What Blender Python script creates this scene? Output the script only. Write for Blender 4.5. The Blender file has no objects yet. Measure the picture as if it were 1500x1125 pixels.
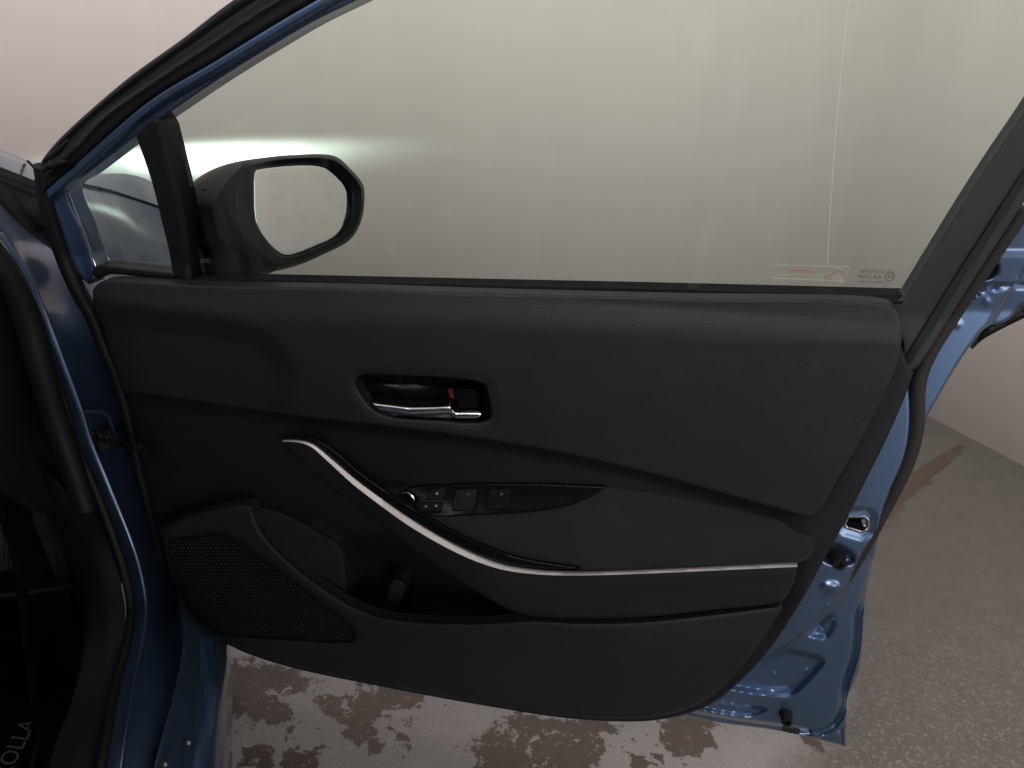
import bpy, bmesh, math, random
import numpy as np
from mathutils import Vector, Matrix
from mathutils.geometry import delaunay_2d_cdt
random.seed(4); rng = np.random.default_rng(4)
SC = bpy.context.scene
COL = SC.collection
# ------------------------------------------------------------------ camera
H = 1.2
PITCH = math.radians(23.7)
FPX = 1091.0                                  # focal length in photograph pixels (1500 wide)
cam = bpy.data.objects.new('camera', bpy.data.cameras.new('camera'))
COL.objects.link(cam)
cam.location = (0, 0, H)
cam.rotation_euler = (math.radians(90) - PITCH, 0, 0)
cam.data.sensor_width = 36
cam.data.lens = 36 * FPX / 1500
cam.data.clip_start = 0.02
cam.data.clip_end = 200
SC.camera = cam
# ------------------------------------------------------------------ light
W = bpy.data.worlds.new('World'); SC.world = W; W.use_nodes = True
bg = W.node_tree.nodes['Background']
bg.inputs['Color'].default_value = (0.97, 0.96, 1.0, 1)
bg.inputs['Strength'].default_value = 0.50
def area(name, loc, size, power, color, target):
    l = bpy.data.lights.new(name, 'AREA'); l.shape = 'RECTANGLE'
    l.size, l.size_y = size; l.energy = power; l.color = color
    o = bpy.data.objects.new(name, l); COL.objects.link(o); o.location = loc
    o.rotation_euler = (Vector(target) - Vector(loc)).to_track_quat('-Z', 'Y').to_euler()
    return o
area('ceiling_lamp', (1.0, 0.9, 3.6), (2.6, 2.2), 8, (1.0, 0.98, 0.96), (1.0, 1.4, 0))
area('ceiling_lamp', (-0.8, 1.6, 3.6), (2.4, 1.2), 3, (1.0, 0.97, 0.95), (-0.8, 3.4, 1.0))
area('rear_fill_lamp', (1.9, -3.0, 1.0), (2.4, 1.8), 58, (0.98, 0.98, 1.0), (1.1, 3.0, 0.8))  # added fill lamp behind the camera, brightens walls and door evenly
area('wall_fill_lamp', (-1.4, -1.8, 2.8), (2.2, 2.2), 150, (1.0, 0.98, 0.97), (2.0, 2.5, 0.4))  # unseen lamp added above the car to lift the right wall
SC.view_settings.view_transform = 'Standard'
SC.view_settings.look = 'None'
SC.view_settings.exposure = 0.24
SC.view_settings.gamma = 1
SC.cycles.max_bounces = 8
SC.cycles.transparent_max_bounces = 16
# ------------------------------------------------------------------ frames of reference
cp, sp = math.cos(PITCH), math.sin(PITCH)
CAM = np.array([0, 0, H])
def ray(px, py):
    x = np.asarray(px, float) - 750; u = -(np.asarray(py, float) - 562.5)
    return np.stack([x, FPX * cp + u * sp, u * cp - FPX * sp], -1)
def hit(px, py, n, c):                        # meets the plane n.p = c (p from the camera foot)
    r = ray(px, py); t = (c - CAM @ n) / (r @ n)
    return CAM + r * np.asarray(t)[..., None]
HD = math.radians(104)                        # heading of the open door, hinge to rear edge
U = np.array([math.sin(HD), math.cos(HD), 0]); N = np.array([-math.cos(HD) * -1, -math.sin(HD), 0])
N = np.array([math.cos(HD), -math.sin(HD), 0])  # door's inner side, towards the camera
ZB, TILT = 0.93, 0.22                         # belt height, inward lean of the window frame
def P(px, py, w=0.0):                         # point of the door: pixel of a feature + its depth on the door
    px = np.asarray(px, float); py = np.asarray(py, float); w = np.broadcast_to(np.asarray(w, float), px.shape)
    p = hit(px, py, N, -0.885 + w)
    for _ in range(6):
        p = hit(px, py, N, -0.885 + w + TILT * np.maximum(0, p[..., 2] - ZB))
    return p
AX = math.radians(-18.5)
FW = np.array([math.sin(AX), math.cos(AX), 0]); RT = np.array([math.cos(AX), -math.sin(AX), 0])
def F(px, py, d): return hit(px, py, FW, np.asarray(d, float))   # plane across the car at distance d ahead
def L(px, py, l): return hit(px, py, RT, np.asarray(l, float))   # plane along the car
def Z(px, py, z): return hit(px, py, np.array([0, 0, 1.0]), np.asarray(z, float))
def CARP(l, d, z): return RT * l + FW * d + np.array([0, 0, z])
# ------------------------------------------------------------------ materials
def lin(r, g, b):
    f = lambda c: c / 12.92 if c <= 0.04045 else ((c + 0.055) / 1.055) ** 2.4
    return (f(r / 255), f(g / 255), f(b / 255))
class NT:
    def __init__(s, name):
        s.m = bpy.data.materials.new(name); s.m.use_nodes = True
        s.t = s.m.node_tree; s.n = s.t.nodes; s.l = s.t.links
        s.b = s.n['Principled BSDF']; s.out = s.n['Material Output']
        s.co = s.n.new('ShaderNodeTexCoord').outputs['Object']
    def node(s, ty, **kw):
        n = s.n.new('ShaderNode' + ty)
        for k, v in kw.items(): setattr(n, k, v)
        return n
    def set(s, sock, v):
        if isinstance(v, bpy.types.NodeSocket): s.l.new(v, sock)
        else: sock.default_value = v
    def math(s, op, a, b=0.0, c=None, clamp=False):
        n = s.node('Math', operation=op, use_clamp=clamp)
        s.set(n.inputs[0], a); s.set(n.inputs[1], b)
        if c is not None: s.set(n.inputs[2], c)
        return n.outputs[0]
    def mapping(s, scale=(1, 1, 1), loc=(0, 0, 0), rot=(0, 0, 0), co=None):
        n = s.node('Mapping'); s.l.new(co or s.co, n.inputs[0])
        n.inputs['Scale'].default_value = scale; n.inputs['Location'].default_value = loc; n.inputs['Rotation'].default_value = rot
        return n.outputs[0]
    def noise(s, scale, detail=4, rough=0.55, co=None, dist=0.0):
        n = s.node('TexNoise'); s.l.new(co or s.co, n.inputs['Vector'])
        n.inputs['Scale'].default_value = scale; n.inputs['Detail'].default_value = detail
        n.inputs['Roughness'].default_value = rough; n.inputs['Distortion'].default_value = dist
        return n.outputs['Fac']
    def voronoi(s, scale, feature='F1', co=None):
        n = s.node('TexVoronoi', feature=feature); s.l.new(co or s.co, n.inputs['Vector']); n.inputs['Scale'].default_value = scale
        return n.outputs['Distance']
    def ramp(s, fac, stops, interp='LINEAR'):
        n = s.node('ValToRGB'); s.l.new(fac, n.inputs[0]); r = n.color_ramp; r.interpolation = interp
        while len(r.elements) < len(stops): r.elements.new(0.5)
        for e, (p, c) in zip(r.elements, stops):
            e.position = p; e.color = (c, c, c, 1) if isinstance(c, (int, float)) else (*c, 1)
        return n.outputs[0]
    def mix(s, fac, a, b, blend='MIX'):
        n = s.node('Mix', data_type='RGBA', blend_type=blend)
        s.set(n.inputs[0], fac)
        for k, v in ((6, a), (7, b)):
            if isinstance(v, bpy.types.NodeSocket): s.l.new(v, n.inputs[k])
            else: n.inputs[k].default_value = (*v, 1)
        return n.outputs[2]
    def bump(s, h, strength, dist=0.001, normal=None):
        n = s.node('Bump'); s.l.new(h, n.inputs['Height']); n.inputs['Strength'].default_value = strength
        n.inputs['Distance'].default_value = dist
        if normal: s.l.new(normal, n.inputs['Normal'])
        s.l.new(n.outputs[0], s.b.inputs['Normal']); return n.outputs[0]
    def p(s, **kw):
        for k, v in kw.items(): 
            sock = s.b.inputs[k.replace('_', ' ')]
            if isinstance(v, tuple) and len(v) == 3: v = (*v, 1)
            s.set(sock, v)
        return s
def plastic(name, c, rough, grain=0.0, gscale=700, var=0.25, spec=0.5):
    t = NT(name)
    n1 = t.noise(9, 5, 0.6)
    dust = t.ramp(t.noise(1.0, 6, 0.72, co=t.mapping((14, 14, 30), rot=(0.5, 0.4, 0.7))), [(0.56, 0.0), (0.80, 0.55)])
    t.p(Base_Color=t.mix(dust, t.mix(n1, tuple(x * (1 - var) for x in c), tuple(x * (1 + var) for x in c)), tuple(x * 0.9 + 0.006 for x in c)),
        Roughness=t.math('MULTIPLY_ADD', t.noise(35, 4), 0.16, rough - 0.08), Specular_IOR_Level=spec)
    if grain:
        v = t.voronoi(gscale); v2 = t.noise(gscale * 1.6, 3)
        t.bump(t.math('ADD', v, t.math('MULTIPLY', v2, 0.6)), grain, 0.0007)
    return t.m
M = {}
M['leather'] = plastic('soft_leather_grain', (0.0105, 0.0106, 0.0130), 0.55, 0.28, 430, spec=0.21)
M['card'] = plastic('grained_black_plastic', (0.0062, 0.0064, 0.0082), 0.58, 0.35, 560, spec=0.2)
M['lower'] = plastic('grained_charcoal_plastic', (0.0095, 0.0097, 0.0114), 0.58, 0.35, 520, spec=0.21)
M['fabric'] = plastic('woven_armrest_cloth', (0.0116, 0.0108, 0.0115), 0.9, 0.8, 900, spec=0.2)
M['gloss'] = plastic('gloss_black_plastic', (0.003, 0.003, 0.0036), 0.28, spec=0.12)
M['satin'] = plastic('satin_black_plastic', (0.0025, 0.0027, 0.003), 0.42, spec=0.10)
M['sash'] = plastic('matt_black_sash_film', (0.018, 0.0197, 0.020), 0.50, spec=0.2)
M['rubber'] = plastic('black_rubber', (0.0045, 0.0045, 0.0046), 0.55, 0.15, 900, spec=0.18)
M['seal'] = plastic('aged_rubber_seal', (0.013, 0.0118, 0.0112), 0.65, 0.2, 800, spec=0.25)
M['void'] = plastic('dark_interior_plastic', (0.0035, 0.0038, 0.0044), 0.8, spec=0.1)
M['carpet'] = plastic('black_carpet', (0.002, 0.002, 0.0021), 0.95, 0.6, 500, spec=0.05)
M['kick'] = plastic('kick_panel_plastic', (0.0055, 0.0055, 0.0056), 0.65, 0.3, 700, spec=0.15)
M['pedal'] = plastic('dusty_brown_rubber', (0.035, 0.026, 0.020), 0.7)
M['red'] = plastic('red_indicator', (0.07, 0.006, 0.006), 0.5, spec=0.2)
M['letter'] = plastic('grey_print', (0.22, 0.22, 0.22), 0.6)
M['matletter'] = plastic('embossed_mat_lettering', (0.05, 0.05, 0.05), 0.7)
M['etch'] = plastic('black_glass_print', (0.035, 0.035, 0.035), 0.7)
M['warn'] = plastic('red_glass_print', (0.28, 0.04, 0.04), 0.7)
M['lock'] = plastic('tan_glass_print', (0.22, 0.165, 0.135), 0.7)
M['faint'] = plastic('faint_glass_print', (0.24, 0.225, 0.20), 0.7)
def metal(name, c, rough):
    t = NT(name)
    t.p(Base_Color=c, Metallic=1.0, Roughness=t.math('MULTIPLY_ADD', t.noise(60, 4), 0.12, rough - 0.06)); return t.m
M['chrome'] = metal('satin_chrome', (0.78, 0.78, 0.80), 0.14)
M['strip'] = metal('brushed_silver_strip', (0.46, 0.415, 0.385), 0.48)
M['steel'] = metal('bright_steel', (0.62, 0.62, 0.63), 0.25)
M['dull'] = metal('dull_metal', (0.20, 0.19, 0.18), 0.4)
def paint():
    t = NT('blue_metallic_paint')
    fl = t.noise(2600, 2, 0.6)
    c = t.mix(fl, (0.068, 0.115, 0.205), (0.105, 0.165, 0.275))
    dirt = t.ramp(t.noise(70, 6, 0.7), [(0.60, 0.0), (0.74, 0.35)])
    c = t.mix(dirt, c, (0.11, 0.125, 0.15))
    t.p(Base_Color=c, Metallic=0.92, Roughness=t.math('MULTIPLY_ADD', dirt, 0.3, 0.42),
        Coat_Weight=1.0, Coat_IOR=1.5, Coat_Roughness=t.math('MULTIPLY_ADD', t.noise(24, 4), 0.14, 0.06))
    t.bump(t.noise(30, 3), 0.03, 0.002)
    return t.m
M['paint'] = paint()
def mirror():
    t = NT('mirror_silver')
    sm = t.ramp(t.noise(38, 6, 0.65, dist=0.6), [(0.50, 0.0), (0.72, 1.0)])
    t.p(Base_Color=t.mix(t.math('MULTIPLY', sm, 0.22), (0.64, 0.64, 0.63), (0.34, 0.34, 0.33)), Metallic=1.0,
        Roughness=t.math('MULTIPLY_ADD', sm, 0.06, 0.015))
    return t.m
M['mirror'] = mirror()
def glass():
    t = NT('green_tinted_glass')
    tr = t.node('BsdfTransparent'); tr.inputs[0].default_value = (0.785, 0.883, 0.838, 1)
    gl = t.node('BsdfGlossy'); gl.inputs['Roughness'].default_value = 0.02
    df = t.node('BsdfDiffuse'); df.inputs[0].default_value = (0.62, 0.60, 0.56, 1)
    fr = t.node('Fresnel'); fr.inputs[0].default_value = 1.42
    m1 = t.node('MixShader'); t.l.new(t.math('MULTIPLY', fr.outputs[0], 0.32), m1.inputs[0]); t.l.new(tr.outputs[0], m1.inputs[1]); t.l.new(gl.outputs[0], m1.inputs[2])
    # dried vertical water streaks and dust specks on the pane
    st = t.noise(1.0, 5, 0.6, co=t.mapping((38, 38, 0.7), rot=(0, 0.03, 0)))
    st2 = t.noise(1.0, 3, 0.6, co=t.mapping((9, 9, 0.5), loc=(3, 1, 0)))
    sk = t.ramp(t.noise(240, 2), [(0.76, 0.0), (0.83, 0.25)])
    film = t.math('ADD', t.ramp(st, [(0.57, 0.0), (0.82, 0.05)]), t.math('ADD', t.ramp(st2, [(0.52, 0.0), (0.78, 0.035)]), sk))
    m2 = t.node('MixShader'); t.l.new(film, m2.inputs[0]); t.l.new(m1.outputs[0], m2.inputs[1]); t.l.new(df.outputs[0], m2.inputs[2])
    t.l.new(m2.outputs[0], t.out.inputs[0])
    return t.m
M['glass'] = glass()
def wall_mat():
    t = NT('painted_plaster_wall')
    n1 = t.noise(0.9, 5, 0.6); n2 = t.noise(1.0, 5, 0.65, co=t.mapping((5.0, 5.0, 0.35))); n3 = t.noise(40, 5, 0.7)
    c = t.mix(n1, (0.71, 0.62, 0.575), (0.77, 0.68, 0.635))
    c = t.mix(t.ramp(n2, [(0.40, 0.0), (0.75, 0.35)]), c, (0.65, 0.585, 0.545))
    c = t.mix(t.ramp(n3, [(0.62, 0.0), (0.78, 0.25)]), c, (0.58, 0.50, 0.46))
    t.p(Base_Color=c, Roughness=0.62, Specular_IOR_Level=0.3)
    t.bump(t.noise(120, 4), 0.12, 0.002)
    return t.m
M['wall'] = wall_mat()
def floor_mat():
    t = NT('stained_concrete')
    sep = t.node('SeparateXYZ'); t.l.new(t.co, sep.inputs[0]); X, Y = sep.outputs[0], sep.outputs[1]
    big = t.noise(3.2, 6, 0.65); mid = t.noise(17, 6, 0.7); fine = t.noise(190, 5, 0.7); chip = t.noise(95, 6, 0.8, dist=0.25)
    pale = t.mix(mid, (0.235, 0.217, 0.205), (0.345, 0.322, 0.308))
    pale = t.mix(t.ramp(fine, [(0.46, 0.0), (0.70, 0.6)]), pale, (0.18, 0.163, 0.15))
    worn = t.mix(mid, (0.072, 0.065, 0.056), (0.155, 0.140, 0.120))
    worn = t.mix(t.ramp(chip, [(0.52, 0.0), (0.64, 0.8)]), worn, (0.30, 0.262, 0.235))
    far = t.mix(mid, (0.088, 0.079, 0.068), (0.170, 0.153, 0.132))
    far = t.mix(t.ramp(fine, [(0.50, 0.0), (0.68, 0.6)]), far, (0.12, 0.098, 0.085))
    a, b = Z(1180, 1125, 0), Z(1235, 800, 0)      # border between smooth pale concrete and the worn strip
    dx, dy = b[0] - a[0], b[1] - a[1]; ln = math.hypot(dx, dy)
    side = t.math('ADD', t.math('MULTIPLY', X, dy / ln), t.math('MULTIPLY', Y, -dx / ln))
    side = t.math('SUBTRACT', side, (a[0] * dy - a[1] * dx) / ln)
    side = t.math('ADD', side, t.math('MULTIPLY', t.math('SUBTRACT', big, 0.5), 0.22))
    k = t.math('MULTIPLY_ADD', side, 12.0, 0.5, clamp=True)
    near = t.math('MULTIPLY_ADD', Y, -1.5, 2.45, clamp=True)      # the worn strip fades out towards the wall
    c = t.mix(k, pale, t.mix(near, far, worn))
    # damp brown patches where the coating has lifted
    blobs = [(352, 1010, 62, 60), (405, 1000, 50, 26), (395, 1045, 40, 22), (560, 1022, 66, 26), (525, 1060, 36, 40), (480, 1035, 22, 28),
             (585, 1073, 12, 16), (588, 1098, 9, 9), (445, 1108, 34, 22), (425, 1078, 9, 9), (380, 1112, 30, 20), (548, 1095, 12, 16),
             (800, 1068, 70, 22), (860, 1070, 50, 24), (735, 1105, 44, 34), (830, 1105, 70, 24), (780, 1130, 60, 20),
             (1010, 1072, 42, 42), (1030, 1095, 26, 20), (1192, 1088, 14, 14), (930, 1110, 14, 12), (955, 1100, 8, 10), (760, 1045, 14, 8)]
    acc = None
    def warp(base, off, sc, amp):
        n = t.noise(sc, 4, 0.6, co=t.mapping(loc=off)); return t.math('ADD', base, t.math('MULTIPLY', t.math('SUBTRACT', n, 0.5), amp))
    XW, YW = warp(warp(X, (7, 1, 0), 9, 0.13), (1, 4, 0), 38, 0.05), warp(warp(Y, (2, 9, 0), 9, 0.16), (5, 3, 0), 38, 0.06)
    w1 = t.math('MULTIPLY', t.math('SUBTRACT', t.noise(21, 9, 0.80), 0.5), 2.6)
    for (px, py, rx, ry) in blobs:
        c0 = Z(px, py, 0); ex = Z(px + rx, py, 0) - c0; ey = Z(px, py + ry, 0) - c0
        m = np.linalg.inv(np.array([[ex[0], ey[0]], [ex[1], ey[1]]]))
        q = t.math('ADD', t.math('MULTIPLY', XW, m[0, 0]), t.math('MULTIPLY_ADD', YW, m[0, 1], -(m[0, 0] * c0[0] + m[0, 1] * c0[1])))
        r = t.math('ADD', t.math('MULTIPLY', XW, m[1, 0]), t.math('MULTIPLY_ADD', YW, m[1, 1], -(m[1, 0] * c0[0] + m[1, 1] * c0[1])))
        d = t.math('SQRT', t.math('ADD', t.math('MULTIPLY', q, q), t.math('MULTIPLY', r, r)))
        v = t.math('SUBTRACT', 1.0, d)
        acc = v if acc is None else t.math('MAXIMUM', acc, v)
    fleck = t.math('MULTIPLY', t.math('SUBTRACT', t.noise(70, 5, 0.7), 0.60), 6.0)
    acc = t.math('MAXIMUM', acc, t.math('MINIMUM', fleck, t.math('MULTIPLY_ADD', acc, 1.0, 0.75)))
    # thin stain running along the crack
    a, b = Z(1424, 652, 0), Z(1305, 742, 0); dx, dy = b[0] - a[0], b[1] - a[1]; ln = math.hypot(dx, dy)
    al = t.math('ADD', t.math('MULTIPLY', X, dx / ln), t.math('MULTIPLY_ADD', Y, dy / ln, -(a[0] * dx + a[1] * dy) / ln))
    ac = t.math('ADD', t.math('MULTIPLY', X, dy / ln), t.math('MULTIPLY_ADD', Y, -dx / ln, -(a[0] * dy - a[1] * dx) / ln))
    aw = t.math('MULTIPLY_ADD', al, 0.09, 0.012)
    cr = t.math('SUBTRACT', 0.9, t.math('DIVIDE', t.math('ABSOLUTE', t.math('SUBTRACT', ac, 0.02)), t.math('MAXIMUM', aw, 0.01)))
    cr = t.math('MINIMUM', cr, t.math('MULTIPLY_ADD', al, 14.0, -0.2))
    cr = t.math('MINIMUM', cr, t.math('MULTIPLY_ADD', al, -4.0, 2.8))
    acc2 = t.math('MAXIMUM', acc, cr)
    msk = t.math('MULTIPLY_ADD', t.math('ADD', acc2, t.math('MULTIPLY', w1, 0.9)), 14.0, -1.7, clamp=True)
    wet = t.mix(chip, (0.036, 0.024, 0.016), (0.085, 0.058, 0.038))
    wet = t.mix(t.ramp(t.noise(60, 6, 0.8), [(0.57, 0.0), (0.64, 0.85)]), wet, (0.27, 0.205, 0.14))
    wet = t.mix(t.math('MULTIPLY_ADD', t.math('SUBTRACT', cr, acc), 6.0, 0.5, clamp=True), wet, t.mix(mid, (0.080, 0.052, 0.037), (0.125, 0.084, 0.058)))
    c = t.mix(t.math('MULTIPLY', msk, 0.93), c, wet)
    line = t.math('SUBTRACT', 1.0, t.math('DIVIDE', t.math('ABSOLUTE', t.math('ADD', ac, t.math('MULTIPLY_ADD', mid, 0.012, -0.006))), 0.0035), clamp=True)
    line = t.math('MULTIPLY', line, t.math('GREATER_THAN', al, 0.0))
    c = t.mix(t.math('MULTIPLY', line, 0.75), c, (0.06, 0.045, 0.035))
    t.p(Base_Color=c, Roughness=t.math('MULTIPLY_ADD', msk, -0.35, 0.72))
    h = t.math('ADD', t.math('MULTIPLY', chip, 0.8), t.math('ADD', t.math('MULTIPLY', fine, 0.5), t.math('MULTIPLY', msk, -0.9)))
    t.bump(h, 0.22, 0.002)
    return t.m
M['floor'] = floor_mat()
# ------------------------------------------------------------------ mesh helpers
def spline(pts, closed, step):
    """Smooth curve through points; a third value 1 marks a sharp corner."""
    P_ = [(p[0], p[1]) for p in pts]; cor = [len(p) > 2 and p[2] == 1 for p in pts]
    n = len(P_); out = []
    segs = n if closed else n - 1
    for i in range(segs):
        p1, p2 = np.array(P_[i]), np.array(P_[(i + 1) % n])
        p0 = np.array(P_[i - 1]) if (closed or i > 0) else 2 * p1 - p2
        p3 = np.array(P_[(i + 2) % n]) if (closed or i + 2 < n) else 2 * p2 - p1
        if cor[i]: p0 = 2 * p1 - p2
        if cor[(i + 1) % n]: p3 = 2 * p2 - p1
        dl = [max(1e-3, np.linalg.norm(b - a)) ** 0.5 for a, b in ((p0, p1), (p1, p2), (p2, p3))]
        t0, t1 = 0, dl[0]; t2 = t1 + dl[1]; t3 = t2 + dl[2]
        m = max(1, int(round(np.linalg.norm(p2 - p1) / step)))
        for k in range(m):
            t = t1 + (t2 - t1) * k / m
            A1 = (t1 - t) / (t1 - t0) * p0 + (t - t0) / (t1 - t0) * p1
            A2 = (t2 - t) / (t2 - t1) * p1 + (t - t1) / (t2 - t1) * p2
            A3 = (t3 - t) / (t3 - t2) * p2 + (t - t2) / (t3 - t2) * p3
            B1 = (t2 - t) / (t2 - t0) * A1 + (t - t0) / (t2 - t0) * A2
            B2 = (t3 - t) / (t3 - t1) * A2 + (t - t1) / (t3 - t1) * A3
            out.append((t2 - t) / (t2 - t1) * B1 + (t - t1) / (t2 - t1) * B2)
    if not closed: out.append(np.array(P_[-1]))
    return np.array(out, float)
def inside(poly, q):
    x, y = q[:, 0], q[:, 1]; r = np.zeros(len(q), bool)
    a = poly; b = np.roll(poly, -1, 0)
    for (x1, y1), (x2, y2) in zip(a, b):
        if y1 == y2: continue
        r ^= ((y1 > y) != (y2 > y)) & (x < (x2 - x1) * (y - y1) / (y2 - y1) + x1)
    return r
def dist(poly, q, closed=True):
    a = poly if closed else poly[:-1]; b = np.roll(poly, -1, 0) if closed else poly[1:]
    ab = b - a; L2 = np.maximum((ab ** 2).sum(1), 1e-9); out = np.empty(len(q))
    for i in range(0, len(q), 4000):
        c = q[i:i + 4000, None, :] - a[None]
        t = np.clip((c * ab).sum(2) / L2, 0, 1)
        out[i:i + 4000] = np.sqrt(((c - t[..., None] * ab) ** 2).sum(2)).min(1)
    return out
def sdist(poly, q): return dist(poly, q) * np.where(inside(poly, q), 1, -1)      # positive inside
def sm(x, a, b):
    t = np.clip((x - a) / (b - a), 0, 1); return t * t * (3 - 2 * t)
def link(name, me, mat, parent=None):
    o = bpy.data.objects.new(name, me); COL.objects.link(o)
    if mat: me.materials.append(mat)
    if parent:
        o.parent = parent; o.matrix_parent_inverse = parent.matrix_world.inverted()
    return o
def finish(bm, name, mat, parent, angle=38, smooth=True):
    me = bpy.data.meshes.new(name)
    bmesh.ops.recalc_face_normals(bm, faces=bm.faces)
    bm.to_mesh(me); bm.free()
    if smooth:
        me.shade_smooth(); me.set_sharp_from_angle(angle=math.radians(angle))
    return link(name, me, mat, parent)
def plate(name, outline, wf, mat, parent, step=7, r=6, rh=0.004, thick=0.01, holes=(), fn=None, closed_back=False, osp=None, angle=38, fine=None):
    """A moulded sheet: outline on the door, its own relief wf(x, y), rolled edge and thickness."""
    fn = fn or P
    osp = osp or min(step, 6)
    o = outline if isinstance(outline, np.ndarray) else spline(outline, True, osp)
    hs = [h if isinstance(h, np.ndarray) else spline(h, True, osp) for h in holes]
    loops = [o] + hs
    x0, y0 = o.min(0); x1, y1 = o.max(0)
    gx, gy = np.meshgrid(np.arange(x0, x1, step), np.arange(y0, y1, step * 0.866))
    gx = gx + (np.arange(gx.shape[0]) % 2)[:, None] * step / 2
    g = np.stack([gx.ravel(), gy.ravel()], 1)
    if fine is not None:
        fp, fs_ = fine
        fx, fy = np.meshgrid(np.arange(fp[:, 0].min(), fp[:, 0].max(), fs_), np.arange(fp[:, 1].min(), fp[:, 1].max(), fs_ * 0.866))
        fx = fx + (np.arange(fx.shape[0]) % 2)[:, None] * fs_ / 2
        fg = np.stack([fx.ravel(), fy.ravel()], 1)
        g = np.vstack([g[~inside(fp, g)], fg[inside(fp, fg)]])
    cand = [g]
    if r > 0:
        for lp in loops:
            nx = np.roll(lp, -1, 0) - np.roll(lp, 1, 0); ln = np.maximum(np.linalg.norm(nx, axis=1), 1e-6)
            nn = np.stack([-nx[:, 1], nx[:, 0]], 1) / ln[:, None]
            for s in (-1, 1):
                for f in (0.12, 0.35, 0.65, 1.0): cand.append(lp + nn * s * r * f)
    def din(q):
        ok = inside(o, q); d = dist(o, q)
        for h in hs: ok &= ~inside(h, q); d = np.minimum(d, dist(h, q))
        return ok, d
    pts = []
    for i, c in enumerate(cand):
        ok, d = din(c)
        if i == 0: ok &= d > (max(r * 1.15, step * 0.4))
        else:
            f = (0.12, 0.35, 0.65, 1.0)[(i - 1) % 4]; ok &= d > r * f * 0.93
        pts.append(c[ok])
    allp = [Vector(v) for lp in loops for v in lp]; edges = []; k = 0
    for lp in loops:
        n = len(lp); edges += [(k + i, k + (i + 1) % n) for i in range(n)]; k += n
    allp += [Vector(v) for c in pts for v in c]
    V, E, Fc, *_ = delaunay_2d_cdt(allp, edges, [], 0, 1e-4)
    V = np.array([(v[0], v[1]) for v in V]); T = np.array([f for f in Fc if len(f) == 3])
    cen = V[T].mean(1); ok = inside(o, cen)
    for h in hs: ok &= ~inside(h, cen)
    T = T[ok]
    _, d = din(V)
    w = np.asarray(wf(V[:, 0], V[:, 1]) if callable(wf) else np.full(len(V), wf), float)
    if r > 0:
        t = np.clip(1 - d / r, 0, 1); w = w - rh * (1 - np.sqrt(np.maximum(0, 1 - t * t)))
    Q = fn(V[:, 0], V[:, 1], w)
    bm = bmesh.new(); vs = [bm.verts.new(q) for q in Q]
    for a, b, c in T:
        try: bm.faces.new((vs[a], vs[b], vs[c]))
        except ValueError: pass
    for v in [v for v in bm.verts if not v.link_faces]: bm.verts.remove(v)
    if thick:
        be = [e for e in bm.edges if len(e.link_faces) == 1]
        ex = bmesh.ops.extrude_edge_only(bm, edges=be)
        off = Vector(-N * thick) if fn is P else Vector(fn.off * thick)
        nv = [g for g in ex['geom'] if isinstance(g, bmesh.types.BMVert)]
        for v in nv: v.co += off
    return finish(bm, name, mat, parent, angle)
def tube(name, pts, rad, mat, parent, seg=10, cap=True, flat=1.0):
    pts = [Vector(p) for p in pts]; n = len(pts)
    rad = [rad] * n if isinstance(rad, (int, float)) else list(np.interp(np.linspace(0, 1, n), np.linspace(0, 1, len(rad)), rad))
    bm = bmesh.new(); rings = []; up = None
    for i, p in enumerate(pts):
        t = (pts[min(i + 1, n - 1)] - pts[max(i - 1, 0)]).normalized()
        if up is None: up = Vector(N) if abs(t.dot(Vector(N))) < 0.9 else Vector((0, 0, 1))
        a = (up - t * up.dot(t)).normalized(); b = t.cross(a); up = a
        rings.append([bm.verts.new(p + (a * math.cos(6.2832 * k / seg) * flat + b * math.sin(6.2832 * k / seg)) * rad[i]) for k in range(seg)])
    for r0, r1 in zip(rings, rings[1:]):
        for k in range(seg): bm.faces.new((r0[k], r0[(k + 1) % seg], r1[(k + 1) % seg], r1[k]))
    if cap: bm.faces.new(rings[0][::-1]); bm.faces.new(rings[-1])
    return finish(bm, name, mat, parent, 60)
def path(pts, w, step=8, fn=None):
    s = spline(pts, False, step); return (fn or P)(s[:, 0], s[:, 1], w)
def crom3(pts, n):
    pts = np.array(pts, float); m = len(pts)
    d = np.r_[0, np.cumsum(np.maximum(np.linalg.norm(np.diff(pts, axis=0), axis=1), 1e-6))]; d /= d[-1]
    tan = np.empty_like(pts)
    tan[1:-1] = (pts[2:] - pts[:-2]) / (d[2:] - d[:-2])[:, None]; tan[0] = (pts[1] - pts[0]) / (d[1] - d[0]); tan[-1] = (pts[-1] - pts[-2]) / (d[-1] - d[-2])
    u = np.linspace(0, 1, n); k = np.clip(np.searchsorted(d, u, side='right') - 1, 0, m - 2)
    h = (d[k + 1] - d[k]); t = ((u - d[k]) / h)[:, None]; h = h[:, None]
    return (2*t**3-3*t**2+1)*pts[k] + (t**3-2*t**2+t)*h*tan[k] + (-2*t**3+3*t**2)*pts[k+1] + (t**3-t**2)*h*tan[k+1]
def loft(name, rails, mat, parent, n=48, sub=4, smooth=True, closed=False, angle=50, thick=0.0):
    R = np.array([crom3(r, n) for r in rails])                     # rails x n x 3
    if smooth and len(rails) > 2:
        R2 = np.stack([crom3(R[:, j], (len(rails) - 1) * sub + 1) for j in range(n)], 1)
    else: R2 = R
    bm = bmesh.new(); g = [[bm.verts.new(p) for p in row] for row in R2]
    for a, b in zip(g, g[1:]):
        for j in range(n - 1): bm.faces.new((a[j], a[j + 1], b[j + 1], b[j]))
    o = finish(bm, name, mat, parent, angle)
    if thick:
        s = o.modifiers.new('thickness', 'SOLIDIFY'); s.thickness = thick; s.offset = 0
    return o
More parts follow.
